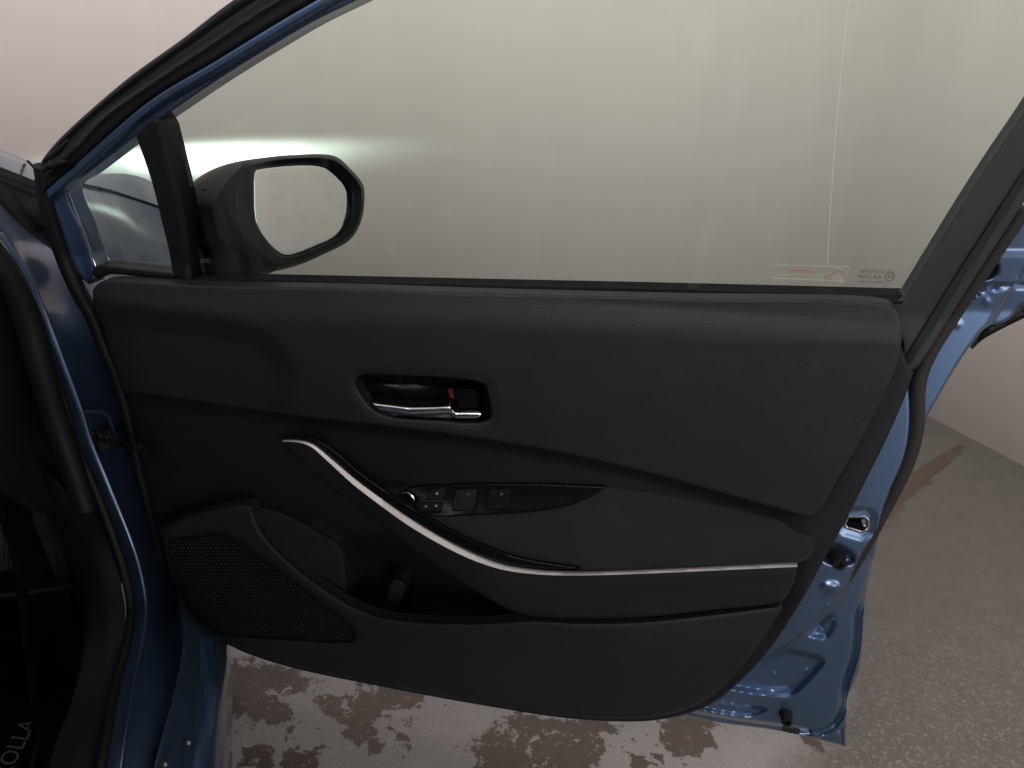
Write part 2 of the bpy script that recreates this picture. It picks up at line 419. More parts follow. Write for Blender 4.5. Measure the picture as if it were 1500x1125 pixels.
def block(name, corners, wbase, h, mat, parent, bev=0.0012, taper=0.9):
    """A raised key: quadrilateral on the door surface standing h proud, bevelled."""
    bm = bmesh.new(); c = np.array(corners, float); ce = c.mean(0)
    wb = np.array([wbase(x, y) if callable(wbase) else wbase for x, y in c])
    lo = P(c[:, 0], c[:, 1], wb - 0.003); t = ce + (c - ce) * taper; hi = P(t[:, 0], t[:, 1], wb + h)
    a = [bm.verts.new(p) for p in lo]; b = [bm.verts.new(p) for p in hi]; n = len(a)
    bm.faces.new(b); bm.faces.new(a[::-1])
    for i in range(n): bm.faces.new((a[i], a[(i + 1) % n], b[(i + 1) % n], b[i]))
    bmesh.ops.recalc_face_normals(bm, faces=bm.faces)
    if bev: bmesh.ops.bevel(bm, geom=[e for e in bm.edges], offset=bev, segments=2, affect='EDGES', clamp_overlap=True)
    return finish(bm, name, mat, parent, 40)
def empty(name, loc, parent=None):
    o = bpy.data.objects.new(name, None); COL.objects.link(o); o.location = loc; o.empty_display_size = 0.1
    bpy.context.view_layer.update()
    if parent: o.parent = parent; o.matrix_parent_inverse = parent.matrix_world.inverted()
    return o
def disc(name, px, py, w, rpx, h, mat, parent, seg=20, profile=None):
    """Turned piece standing on the door surface; profile = [(radius factor, height factor)]."""
    c = P(px, py, w); R = np.linalg.norm(P(px + rpx, py, w) - c)
    prof = profile or [(1, 0), (1, .75), (.85, 1), (0, 1)]
    bm = bmesh.new(); rings = []
    up = np.array([0, 0, 1.0])
    for f, z in prof:
        if f == 0: rings.append([bm.verts.new(c + N * h * z)])
        else: rings.append([bm.verts.new(c + N * h * z + (U * math.cos(6.2832 * k / seg) + up * math.sin(6.2832 * k / seg)) * R * f) for k in range(seg)])
    for a, b in zip(rings, rings[1:]):
        for k in range(seg):
            if len(b) == 1: bm.faces.new((a[k], a[(k + 1) % seg], b[0]))
            elif len(a) == 1: bm.faces.new((a[0], b[(k + 1) % seg], b[k]))
            else: bm.faces.new((a[k], a[(k + 1) % seg], b[(k + 1) % seg], b[k]))
    return finish(bm, name, mat, parent, 35)
def letters(name, text, rect, mat, parent, mirror=False, mapf=None):
    """Flat lettering laid on a surface: rect = x0, y0, x1, y1 pixels on the door, or mapf(s, t)."""
    cu = bpy.data.curves.new(name, 'FONT'); cu.body = text; cu.resolution_u = 3
    ob = bpy.data.objects.new(name, cu); COL.objects.link(ob)
    dg = bpy.context.evaluated_depsgraph_get(); me = bpy.data.meshes.new_from_object(ob.evaluated_get(dg))
    bpy.data.objects.remove(ob); bpy.data.curves.remove(cu)
    co = np.array([v.co[:] for v in me.vertices]); mn, mx = co.min(0), co.max(0)
    s = (co[:, 0] - mn[0]) / (mx[0] - mn[0]); t = (co[:, 1] - mn[1]) / (mx[1] - mn[1])
    if mirror: s = 1 - s
    if mapf: Q = mapf(s, t)
    else:
        x0, y0, x1, y1, w, sl = rect; Q = P(x0 + s * (x1 - x0), y1 + t * (y0 - y1) + s * sl, np.full(len(s), w))
    for v, q in zip(me.vertices, Q): v.co = q
    me.name = name
    return link(name, me, mat, parent)
# ------------------------------------------------------------------ setting
def quad_grid(name, pts, mat):
    me = bpy.data.meshes.new(name); me.from_pydata([tuple(p) for p in pts], [], [(0, 1, 2, 3)]); o = link(name, me, mat); o['kind'] = 'structure'; return o
fl = quad_grid('floor', [(-14, -10, 0), (14, -10, 0), (14, 14, 0), (-14, 14, 0)], M['floor'])
pw = Z(1370, 615, 0.0); LAT = float(pw @ RT); DF, RAD = 3.75, 1.5
prof = [CARP(LAT, -3.0, 0)]
for k in range(25):
    a = math.pi / 2 * k / 24; prof.append(CARP(LAT - RAD + RAD * math.cos(a), DF - RAD + RAD * math.sin(a), 0))
prof.append(CARP(-6.0, DF, 0))
bm = bmesh.new(); rows = [[bm.verts.new(p + np.array([0, 0, z])) for p in prof] for z in (-0.02, 4.2)]
for j in range(len(prof) - 1): bm.faces.new((rows[0][j], rows[0][j + 1], rows[1][j + 1], rows[1][j]))
wl = finish(bm, 'wall', M['wall'], None, 60); wl['kind'] = 'structure'
so = wl.modifiers.new('thickness', 'SOLIDIFY'); so.thickness = 0.2; so.offset = 1
# ------------------------------------------------------------------ the car
car = empty('car', tuple(CARP(-0.9, 1.3, 0)))
car['label'] = 'blue metallic car seen at its wide open front door with black inner trim'
car['category'] = 'car'
CARO = car
# ---- door shell
sh_out = [(1331, 556, 1), (1334, 600), (1331, 645), (1322, 680), (1304, 720), (1290, 762), (1287, 780), (1278, 825), (1268, 872), (1264, 930), (1259, 979),
          (1250, 1002), (1241, 1023), (1240, 1050), (1239, 1093, 1), (1144, 1071), (1052, 1058), (985, 1044), (900, 1030), (700, 990), (420, 930), (330, 890), (270, 820), (240, 700), (200, 560), (160, 440, 1), (700, 445), (1310, 450, 1)]
def poly(p, c=True, st=5): return spline(p, c, st)
em1 = poly([(1182, 929), (1210, 936), (1217, 931), (1225, 907), (1220, 901), (1210, 902), (1202, 912)])
em2 = poly([(1130, 957), (1140, 951), (1200, 961), (1208, 967), (1202, 978), (1172, 1010), (1160, 1018), (1050, 1000), (1062, 985)])
em3 = poly([(1010, 1023), (1110, 1033), (1126, 1036), (1122, 1042), (1100, 1049), (1010, 1036), (990, 1030)])
lch = poly([(1242, 757, 1), (1268, 757, 1), (1273, 761, 1), (1272, 775, 1), (1262, 779, 1), (1241, 773, 1), (1238, 769, 1)])
seam1 = poly([(1331, 700), (1287, 778), (1262, 815), (1240, 856), (1225, 880), (1180, 925), (1120, 968), (1050, 1010), (1000, 1036)], False)
lip = poly([(1275, 815), (1264, 860), (1252, 900), (1250, 930), (1246, 960), (1238, 985), (1231, 1010), (1228, 1040), (1215, 1060), (1190, 1066), (1140, 1060), (1050, 1047), (985, 1034)], False)
bowl = poly([(1213, 800), (1222, 796), (1240, 803), (1252, 812), (1252, 824), (1238, 829), (1215, 826), (1204, 818)])
dim = poly([(1216, 850), (1228, 853), (1231, 862), (1222, 870), (1208, 869), (1200, 860), (1206, 852)])
lip_side = np.vstack([lip, [(900, 1020), (900, 1200), (1400, 1200), (1400, 815)]])
seam_side = np.vstack([seam1, [(1000, 1200), (1400, 1200), (1400, 700)]])
def w_shell(x, y):
    q = np.stack([np.ravel(x), np.ravel(y)], 1)
    w = np.full(len(q), -0.026)
    w -= 0.012 * sm(sdist(seam_side, q), -3, 9)
    w -= 0.004 * np.exp(-(dist(seam1, q, False) / 3.0) ** 2)
    w -= 0.016 * sm(sdist(lip_side, q), -3, 7)
    w += 0.007 * np.exp(-((sdist(lip_side, q) - 13) / 3.0) ** 2)
    w -= 0.009 * sm(sdist(em1, q), -2, 8); w -= 0.011 * sm(sdist(em2, q), -3, 8); w -= 0.007 * sm(sdist(em3, q), -2, 6)
    w -= 0.012 * sm(sdist(bowl, q), -3, 10); w += 0.005 * sm(sdist(dim, q), -2, 9)
    w -= 0.004 * sm(-sdist(lch, q), 16, 3)
    w -= 0.045 * sm(sdist(cardp, q), 26, 60)
    for cx, cy in ((1133, 987), (1205, 918), (1180, 982), (1214, 888)):
        w += 0.0022 * np.exp(-((q[:, 0] - cx) ** 2 + (q[:, 1] - cy) ** 2) / 9)
    return w
cardp = poly([(136, 416), (700, 432), (1305, 447), (1335, 541), (1300, 640), (1240, 760), (1168, 890), (1072, 1009), (1005, 1046), (915, 1057), (700, 1032), (420, 976), (277, 898), (231, 780), (194, 620), (150, 480)], True, 30)
door = plate('door', sh_out, w_shell, M['paint'], car, step=14, r=5, rh=0.004, thick=0.06, holes=[lch], osp=3, fine=(np.array([(1325., 560.), (1360, 560), (1300, 800), (1260, 1110), (950, 1070), (950, 1010), (1100, 960), (1200, 790)]), 2.6))
# outer skin closing the door's far side
plate('outer_skin', [(p[0] + (p[0] < 400) * -6, p[1], *p[2:]) for p in sh_out], -0.115, M['paint'], door, step=40, r=0, thick=0.0)
hem = [(1286, 790, 1), (1277, 830), (1268, 872), (1264, 930), (1259, 979), (1250, 1002), (1241, 1023), (1239.5, 1050), (1239, 1094, 1), (1233, 1092, 1), (1232, 1052), (1233, 1022), (1242, 998), (1250, 972), (1255, 930), (1258, 880), (1266, 836), (1277, 795, 1)]
plate('hem_flange', hem, lambda x, y: -0.052 + 0.0 * np.asarray(x), M['paint'], door, step=4, r=3.5, rh=0.006, thick=0.02, osp=3)
plate('hem_flange', [(975, 1030, 1), (1050, 1044), (1140, 1058, 1), (1146, 1062), (1145, 1070, 1), (1052, 1058), (975, 1042, 1)], -0.052, M['paint'], door, step=4, r=3, rh=0.005, thick=0.02, osp=3)
plate('hem_corner', [(1183, 1077, 1), (1196, 1064), (1214, 1050), (1227, 1036, 1), (1232, 1052), (1233, 1091, 1)], lambda x, y: -0.050 - 0.004 * sm(np.asarray(y) - np.asarray(x) * 1.0, -150, -170), M['paint'], door, step=3.5, r=3, rh=0.004, thick=0.02, osp=3)
# rear upper corner of the frame behind the black sash
up_out = [(1352, 552, 1), (1372, 500), (1428, 414), (1500, 312), (1660, 90), (1790, -110, 1), (1830, -90, 1), (1720, 130), (1640, 270), (1560, 390), (1530, 430), (1503, 452, 1), (1496, 448), (1486, 457), (1480, 466), (1468, 474), (1448, 478), (1437, 487), (1412, 520), (1390, 555), (1370, 590), (1356, 615), (1345, 642, 1), (1340, 600)]
st1 = poly([(1420, 378), (1640, 378), (1640, 424), (1440, 424), (1400, 428)], True)
hole = poly([(1452, 384), (1459, 386), (1462, 394), (1458, 403), (1448, 409), (1438, 408), (1430, 403), (1434, 392), (1444, 386)])
jog = poly([(1395, 458), (1446, 425), (1600, 426)], False)
def w_up(x, y):
    q = np.stack([np.ravel(x), np.ravel(y)], 1)
    w = np.full(len(q), -0.045)
    w += 0.008 * sm(q[:, 1], 366, 378) - 0.012 * sm(q[:, 1], 412, 421)
    w -= 0.003 * np.exp(-(dist(jog, q, False) / 2.2) ** 2)
    w -= 0.010 * sm(q[:, 0] - 0.62 * (420 - q[:, 1]), 1478, 1488)
    for cx, cy in ((1403, 475), (1446, 442)):
        w += 0.003 * np.exp(-((q[:, 0] - cx) ** 2 + (q[:, 1] - cy) ** 2) / 14)
    return w
fr_up = plate('frame_corner', up_out, w_up, M['paint'], door, step=4.5, r=5, rh=0.005, thick=0.05, holes=[hole], osp=4)
plate('grommet', hole, -0.050, M['seal'], door, step=6, r=2, rh=0.001, thick=0.01)
plate('edge_moulding', [(1437, 487, 1), (1448, 478), (1470, 472, 1), (1500, 452, 1), (1560, 410, 1), (1560, 430, 1), (1500, 466, 1), (1460, 486), (1438, 499), (1424, 512, 1)], -0.075, M['gloss'], door, step=8, r=3, rh=0.003, thick=0.03)
# ---- trim
card_out = [(136, 424, 1), (300, 430, 1), (700, 442, 1), (1000, 449, 1), (1300, 456, 1), (1326, 520), (1335, 541, 1), (1338, 545, 1), (1330, 570), (1300, 640), (1270, 700), (1240, 760), (1206, 822), (1168, 890), (1120, 960), (1072, 1009), (1040, 1032), (1005, 1046), (960, 1055), (915, 1057), (830, 1052),
            (700, 1032), (560, 1006), (420, 976), (350, 952), (315, 932), (277, 898), (258, 870), (246, 845), (238, 810), (231, 780), (219, 730), (205, 672), (194, 620), (182, 576), (167, 530), (150, 480), (137, 445)]
handle_hole = poly([(521, 557), (530, 550), (548, 548), (600, 550), (660, 553), (698, 558), (711, 564), (716, 578), (720, 600), (719, 612), (707, 618), (640, 616), (575, 611), (552, 603), (534, 585)], True, 4)
cav = poly([(498, 792), (520, 785), (570, 790), (640, 838), (700, 862), (790, 903), (790, 930), (560, 930), (500, 900), (490, 840)])
chrome_c = [(414, 646), (438, 647), (457, 653), (480, 672), (520, 707), (560, 737), (600, 765), (650, 795), (700, 819), (740, 832), (790, 839), (850, 841), (950, 838), (1060, 833), (1168, 828)]
cc = poly(chrome_c, False)
xs_f, ys_f = cc[:, 0], cc[:, 1]
def wfront(x): return np.interp(x, [414, 480, 560, 700, 850, 1000, 1168], [0.012, 0.026, 0.042, 0.058, 0.062, 0.058, 0.045])
def wpad(x, y):
    yb = np.interp(x, [450, 585, 700, 890, 1060, 1190], [655, 712, 707, 711, 737, 768]); yf = np.interp(x, xs_f, ys_f)
    t = np.clip((y - yb) / np.maximum(yf - yb, 4), 0, 1)
    return -0.012 + (wfront(x) + 0.010) * (0.45 * t + 0.55 * t ** 1.6)
seam = poly([(178, 575), (280, 590), (395, 607), (480, 617), (600, 631), (740, 651), (850, 672), (960, 698), (1100, 737), (1190, 762)], False)
padp = poly([(149, 412), (295, 417), (700, 428), (1000, 436), (1290, 443), (1321, 468), (1312, 540), (1270, 628), (1188, 760), (960, 696), (740, 649), (480, 615), (280, 588), (180, 574), (150, 478)], True, 30)
def w_card(x, y):
    q = np.stack([np.ravel(x), np.ravel(y)], 1)
    w = np.zeros(len(q))
    ysm = np.interp(q[:, 0], seam[:, 0], seam[:, 1])
    below = q[:, 1] - ysm
    w -= 0.014 * sm(below, -12, 14) * sm(q[:, 0], 60, 120) * sm(-q[:, 0], -1185, -1120)
    w -= 0.055 * sm(sdist(cav, q), -14, 40)
    w -= 0.03 * sm(-below, 8, 30) * sm(sdist(padp, q), 6, 30)
    lowr = sm(q[:, 1], 1060, 960)
    return w
card = plate('door_card', card_out, w_card, M['card'], door, step=6, r=6, rh=0.005, thick=0.022, holes=[handle_hole])
pad_out = [(149, 412), (160, 410), (295, 417), (500, 421), (700, 428), (1000, 436), (1290, 443), (1312, 450), (1321, 468), (1320, 505), (1312, 540), (1300, 568), (1270, 628), (1235, 690), (1203, 745), (1188, 760, 1), (1100, 735), (960, 696), (850, 670), (740, 649), (600, 629), (480, 615), (395, 605), (280, 588), (180, 574, 1), (165, 528), (150, 478), (137, 445), (138, 422)]
oval = poly([(60, 452), (250, 458), (330, 468), (385, 486), (420, 517), (434, 553), (426, 588), (400, 640), (200, 640), (60, 600)])
def w_padtop(x, y):
    q = np.stack([np.ravel(x), np.ravel(y)], 1)
    yt = np.interp(q[:, 0], [140, 295, 1320], [410, 417, 444]); ysm = np.interp(q[:, 0], seam[:, 0], seam[:, 1])
    s = np.clip((q[:, 1] - yt) / np.maximum(ysm - yt, 5), 0, 1)
    w = 0.034 - 0.013 * (1 - sm(q[:, 1] - yt, -10, 62)) - 0.016 * s ** 1.5
    w += 0.0005 * np.exp(-((q[:, 1] - 503) / 7) ** 2) * sm(q[:, 0], 900, 1050)
    w -= 0.018 * sm(sdist(oval, q), -8, 34)
    w -= 0.003 * sm(-sdist(handle_hole, q), 13, 2)
    return w
plate('upper_trim', pad_out, w_padtop, M['leather'], door, step=5, r=4.5, rh=0.0055, thick=0.02, holes=[handle_hole], osp=5)
# ---- inner handle
hc = lambda x, y: 0.012 - 0.034 * sm(sdist(handle_hole, np.stack([np.ravel(x), np.ravel(y)], 1)), -1, 14)
plate('handle_cup', poly([(519, 556), (530, 548), (548, 546), (600, 548), (660, 551), (700, 556), (713, 562), (718, 578), (722, 600), (721, 614), (708, 620), (640, 618), (573, 613), (549, 605), (532, 587)], True, 4), hc, M['gloss'], door, step=4, r=3, rh=0.002, thick=0.01)
lev = [(543, 587), (552, 587), (575, 591), (600, 594), (640, 594), (659, 592, 1), (668, 601, 1), (700, 600), (705, 602), (706, 606), (701, 613), (690, 614), (640, 613), (590, 610), (566, 608), (553, 600)]
def w_lev(x, y):
    x = np.asarray(x); y = np.asarray(y)
    yt = np.interp(x, [543, 600, 659, 668, 706], [587, 594, 592, 601, 601]); t = np.clip((y - yt) / 16, 0, 1)
    return 0.004 + 0.010 * np.sin(np.pi * np.clip(t * 0.75 + 0.12, 0, 1)) + 0.004 * sm(x, 545, 600)
plate('door_handle', lev, w_lev, M['chrome'], door, step=2.5, r=2.5, rh=0.004, thick=0.016, osp=2.5)
block('lock_tab', [(664, 567), (703, 569), (704, 599), (672, 600)], -0.006, 0.016, M['satin'], door, 0.003, 0.86)
block('lock_indicator', [(656, 570), (663, 568), (666, 584), (659, 582)], -0.012, 0.006, M['red'], door, 0.0005, 1.0)
# ---- armrest
def offs(c, a, b):
    nx = np.gradient(c[:, 0]); ny = np.gradient(c[:, 1]); l = np.hypot(nx, ny); nn = np.stack([-ny / l, nx / l], 1)
    up = c - nn * np.asarray(a)[:, None]; lo = c + nn * np.asarray(b)[:, None]
    return np.vstack([up, lo[::-1]])
hw = np.interp(cc[:, 0], [414, 440, 460, 520, 600, 680, 740, 850, 1168], [1.1, 1.5, 2.2, 3.8, 4.9, 4.4, 3.2, 1.9, 2.3])
def w_strip(x, y):
    x = np.ravel(x); y = np.ravel(y); g = np.arange(414, 1169.0, 1)
    yc = np.convolve(np.pad(np.interp(g, cc[:, 0], cc[:, 1]), 12, mode='edge'), np.ones(25) / 25, 'valid'); sl = np.gradient(yc)
    h = np.interp(x, cc[:, 0], hw)
    t = np.clip(0.5 - (y - np.interp(x, g, yc)) / np.sqrt(1 + np.interp(x, g, sl) ** 2) / (2 * h), -0.3, 1.3)
    return wfront(x) + 0.005 - h * 0.0017 * t
plate('silver_strip', offs(cc, hw, hw), w_strip, M['strip'], door, step=3, r=0, thick=0.003)
low = [(1168, 832, 1), (1164, 850), (1152, 874), (1143, 882), (1050, 893), (930, 905), (850, 907), (775, 903), (740, 891), (700, 867), (620, 816), (560, 770), (520, 738), (480, 710), (440, 678), (414, 650, 1)]
lw = poly(low, False)
crease = poly([(700, 866), (740, 869), (850, 872), (1000, 859), (1168, 843)], False)
def w_arm(x, y):
    q = np.stack([np.ravel(x), np.ravel(y)], 1)
    yf = np.interp(q[:, 0], xs_f, ys_f); o = np.argsort(lw[:, 0]); yl = np.interp(q[:, 0], lw[o, 0], lw[o, 1])
    t = np.clip((q[:, 1] - yf) / np.maximum(yl - yf, 3), 0, 1)
    w = wfront(q[:, 0]) * (1 - 0.42 * t ** 1.4)
    yc = np.interp(q[:, 0], crease[:, 0], crease[:, 1]); w -= 0.005 * sm(q[:, 1] - yc, -2, 2.5) * sm(q[:, 0], 690, 800)
    return w
plate('armrest', np.vstack([cc, lw[1:-1]]), w_arm, M['lower'], door, step=5, r=5, rh=0.006, thick=0.012)
ap = [(560, 722), (587, 713), (640, 708), (720, 706), (800, 708), (890, 712), (960, 721), (1060, 740), (1150, 762), (1188, 771), (1194, 785), (1189, 812), (1172, 824), (1060, 829), (950, 834), (850, 837), (790, 835), (740, 828), (700, 815), (650, 790), (600, 760), (566, 735)]
plate('armrest_pad', ap, lambda x, y: wpad(np.asarray(x), np.asarray(y)), M['fabric'], door, step=5, r=7, rh=0.005, thick=0.02)
lipc = poly([(440, 643), (458, 646), (484, 664), (524, 699), (564, 728), (604, 754), (654, 783), (704, 806), (744, 820), (792, 829), (850, 833)], False)
lh = np.interp(lipc[:, 0], [440, 480, 600, 720, 800, 850], [2, 7, 9, 9, 6, 2])
plate('armrest_lip', offs(lipc, lh, lh), lambda x, y: wfront(np.asarray(x)) - 0.003, M['gloss'], door, step=4, r=5, rh=0.004, thick=0.003)
swp = [(586, 724), (600, 715), (650, 711), (700, 709), (800, 709.5), (888, 713, 1), (862, 729), (822, 743), (760, 751), (700, 754), (645, 756), (632, 754), (606, 739)]
wsw = lambda x, y: wpad(np.asarray(x), np.asarray(y)) + 0.004
plate('switch_panel', swp, wsw, M['gloss'], door, step=5, r=2, rh=0.0015, thick=0.012)
def swq(x, y): return float(wsw(x, y))
block('window_switch', [(631, 716), (656, 715), (651, 731), (622, 732)], swq, 0.003, M['gloss'], door, 0.001, 0.94)
block('window_switch', [(621, 735), (650, 734), (645, 750), (611, 750)], swq, 0.003, M['gloss'], door, 0.001, 0.94)
block('window_switch', [(668, 715), (702, 714), (697, 748), (660, 749)], swq, 0.004, M['gloss'], door, 0.0012, 0.88)
block('window_switch', [(716, 714), (752, 714), (748, 748), (709, 748)], swq, 0.004, M['gloss'], door, 0.0012, 0.88)
for x, y in ((640, 723), (624, 742), (639, 741), (686, 724), (681, 740), (735, 724), (731, 740)):
    block('switch_symbol', [(x - 2.2, y - 1.8), (x + 2.4, y - 2), (x + 1.9, y + 1.8), (x - 2.4, y + 1.9)], lambda a, b: swq(a, b) + 0.0046, 0.0004, M['letter'] if x < 660 else M['matletter'], door, 0, 0.7)
kw = swq(597, 733) 
disc('mirror_switch', 598, 731, kw - 0.004, 11.5, 0.022, M['satin'], door, profile=[(1.25, 0), (1.2, .2), (1, .25), (.95, .8), (.8, .95), (0, 1)])
disc('switch_ring', 597, 730, kw + 0.013, 11.6, 0.004, M['chrome'], door, profile=[(.93, 0), (1.02, .3), (1.0, .8), (.9, 1), (.82, .7)])
# ---- pocket, speaker
pk = [(232, 776, 1), (260, 762), (300, 749), (340, 740), (356, 738), (370, 742), (374, 756), (384, 778), (404, 803), (440, 836), (480, 865), (520, 889), (555, 902), (600, 909), (700, 912), (775, 908), (850, 911), (930, 910), (1050, 898), (1143, 886, 1), (1146, 892, 1), (1108, 950), (1062, 1003), (1030, 1028), (1000, 1041), (955, 1051), (912, 1053), (830, 1049),
      (700, 1029), (560, 1003), (420, 973), (350, 948), (318, 929), (281, 896), (262, 868), (250, 843), (241, 808)]
gr_hole = poly([(247, 795), (262, 789), (300, 785), (325, 784), (340, 789), (360, 802), (400, 831), (440, 860), (480, 890), (510, 915), (519, 928), (517, 936), (508, 939), (440, 937), (380, 933), (320, 928), (300, 918), (280, 893), (262, 858), (250, 820)], True, 4)
def w_pk(x, y):
    x = np.asarray(x, float); y = np.asarray(y, float)
    w = 0.034 - 0.020 * sm(y, 930, 1055) - 0.010 * sm(x, 850, 1140) 
    return w + 0.006 * np.exp(-((x - 700) / 260) ** 2)
plate('map_pocket', pk, w_pk, M['lower'], door, step=6, r=9, rh=0.010, thick=0.016, holes=[gr_hole])
plate('speaker_grille', poly([tuple(p) for p in gr_hole[::2]], True, 5), lambda x, y: w_pk(x, y) - 0.005, M['void'], door, step=9, r=0, thick=0.008)
# raised mesh of the grille, hundreds of tiny bumps in one piece
gp = []; ipx = 5.6
for j in range(34):
    for i in range(60):
        gp.append((242 + i * ipx + (j % 2) * ipx / 2, 784 + j * ipx * 0.84))
gp = np.array(gp); gp = gp[sdist(gr_hole, gp) > 3.2]
gw = w_pk(gp[:, 0], gp[:, 1]) - 0.005; gc = P(gp[:, 0], gp[:, 1], gw)
bm = bmesh.new(); upv = np.array([0, 0, 1.0])
for c in gc:
    base = [bm.verts.new(c + (U * math.cos(a) + upv * math.sin(a)) * 0.0019) for a in np.arange(6) * math.pi / 3]
    mid = [bm.verts.new(c + N * 0.0014 + (U * math.cos(a) + upv * math.sin(a)) * 0.0011) for a in np.arange(6) * math.pi / 3]
    for k in range(6): bm.faces.new((base[k], base[(k + 1) % 6], mid[(k + 1) % 6], mid[k]))
    bm.faces.new(mid)
gm = finish(bm, 'grille_mesh', M['card'], door, 60); gm['kind'] = 'stuff'
bh = [(366, 741, 1), (395, 744), (430, 757), (470, 779), (497, 797), (505, 812), (508, 850), (506, 900), (460, 890), (420, 850), (380, 800), (368, 770)]
bhp = poly([(366, 700), (430, 757), (470, 779), (497, 797), (505, 812), (508, 930)], False)
plate('bottle_holder', bh, lambda x, y: 0.014 - 0.012 * sm(np.asarray(y) + 0.5 * np.asarray(x), 1010, 1120), M['lower'], door, step=5, r=7, rh=0.014, thick=0.06)
plate('pocket_rib', [(562, 935), (565, 880), (571, 856), (579, 849), (589, 851), (593, 858), (590, 874), (580, 900), (574, 935)], lambda x, y: -0.016 - 0.012 * sm(np.asarray(y), 850, 905), M['lower'], door, step=4, r=5, rh=0.006, thick=0.03)
# ---- latch and bump stops
lo_ = poly([(1242, 755.5, 1), (1269, 756, 1), (1274.5, 761, 1), (1273.5, 777, 1), (1263, 781, 1), (1239, 774, 1), (1235.5, 769, 1)], True, 3)
li_ = poly([(1244, 758.5, 1), (1267, 759, 1), (1271, 762.5, 1), (1270, 774, 1), (1262, 777.5, 1), (1242, 771.5, 1), (1239.5, 768, 1)], True, 3)
plate('latch_plate', lo_, -0.0255, M['steel'], door, step=4, r=1.5, rh=0.002, thick=0.01, holes=[li_], osp=3)
plate('latch', poly([(1237, 755), (1275, 755), (1280, 780), (1235, 780)]), -0.055, M['void'], door, step=8, r=2, rh=0.002, thick=0.02)
block('latch_claw', [(1261, 760), (1269, 760), (1269, 772), (1264, 771)], -0.045, 0.014, M['steel'], door, 0.001)
bs = [(1.05, 0), (1.0, .25), (.86, .4), (.82, .9), (.72, 1.0), (.45, 1.0), (.40, .75), (0, .7)]
disc('bump_stop', 1226, 814, -0.038, 13, 0.022, M['rubber'], door, profile=bs)
disc('bump_stop', 1151, 1044, -0.040, 10, 0.020, M['rubber'], door, profile=bs)
plate('drain_plug', [(1145, 1065), (1170, 1064), (1172, 1074), (1146, 1070)], -0.050, M['seal'], door, step=5, r=1, rh=0.001, thick=0.006)
# ---- door weather seals
rs = [(1500, 305), (1440, 394), (1390, 470), (1362, 515), (1349, 545), (1344, 580), (1344, 620), (1336, 660), (1318, 705), (1293, 755), (1275, 792), (1256, 828), (1238, 860), (1228, 876)]
tube('weather_seal', path(rs, np.linspace(-0.022, -0.036, len(spline(rs, False, 8)))), [0.0085, 0.0085, 0.009, 0.009, 0.009, 0.0085, 0.008, 0.007, 0.0045, 0.001], M['seal'], door, seg=12)
fs = [(60, 243), (63, 262), (66, 285), (78, 330), (97, 385), (116, 428), (135, 462), (151, 505), (168, 545), (184, 600), (197, 660), (212, 720), (228, 785), (238, 822)]
tube('weather_seal', path(fs, -0.016), [0.010, 0.012, 0.012, 0.010, 0.008, 0.007, 0.005], M['rubber'], door, seg=12)
# ---- window frame
blue = [(66, 279, 1), (130, 222), (221, 145), (317, 87), (400, 36), (470, -5), (560, -55), (650, -101), (800, -163), (1000, -204), (1250, -219), (1500, -204), (1690, -166, 1), (1672, -138, 1), (1500, -174), (1250, -189), (1000, -171), (800, -124), (640, -58), (525, 0), (460, 32), (400, 67), (320, 117), (235, 175), (200, 200), (128, 255), (98, 277), (119, 334), (140, 391, 1), (138, 402), (130, 417, 1), (107, 393), (85, 329)]
def w_fr(x, y):
    q = np.stack([np.ravel(x), np.ravel(y)], 1)
    e = poly([(66, 279), (130, 222), (221, 145), (317, 87), (400, 36), (470, -5), (560, -55), (650, -101), (800, -163), (1000, -204), (1250, -219), (1500, -204), (1690, -166)], False)
    return -0.006 - 0.010 * sm(dist(e, q, False), 12, 20) - 0.0012 * np.exp(-(dist(poly([(84, 289), (107, 350), (131, 415)], False), q, False) / 5) ** 2)
plate('window_frame', blue, w_fr, M['paint'], door, step=3, r=4, rh=0.006, thick=0.03)
blk = [(62, 284, 1), (58, 262), (57, 246), (62, 234), (80, 211), (107, 184), (187, 115), (267, 57), (345, -2), (450, -64), (600, -138), (800, -202), (1000, -240), (1250, -255), (1500, -240), (1705, -196, 1), (1692, -166, 1), (1500, -204), (1250, -219), (1000, -204), (800, -163), (650, -101), (560, -55), (470, -5), (400, 36), (317, 88), (221, 146), (130, 224), (68, 280, 1)]
rid = [poly(c, False) for c in ([(75, 232), (130, 178), (200, 124), (280, 66), (370, 4), (460, -50), (620, -126), (800, -189), (1000, -228), (1250, -243), (1500, -228), (1700, -188)], [(74, 250), (110, 215), (150, 172), (215, 125), (295, 72), (395, 6), (490, -46), (640, -112), (800, -176), (1000, -216), (1250, -231), (1500, -216), (1696, -178)])]
def w_blk(x, y):
    q = np.stack([np.ravel(x), np.ravel(y)], 1)
    w = -0.004 + 0.004 * np.exp(-(dist(rid[1], q, False) / 6) ** 2) - 0.010 * sm(sdist(np.vstack([rid[1], [(1700, -500), (-200, -500), (-200, 250)]]), q), -4, 8)
    return w - 0.004 * np.exp(-(dist(rid[0], q, False) / 5) ** 2)
plate('frame_seal', blk, w_blk, M['rubber'], door, step=3.5, r=6, rh=0.010, thick=0.035)
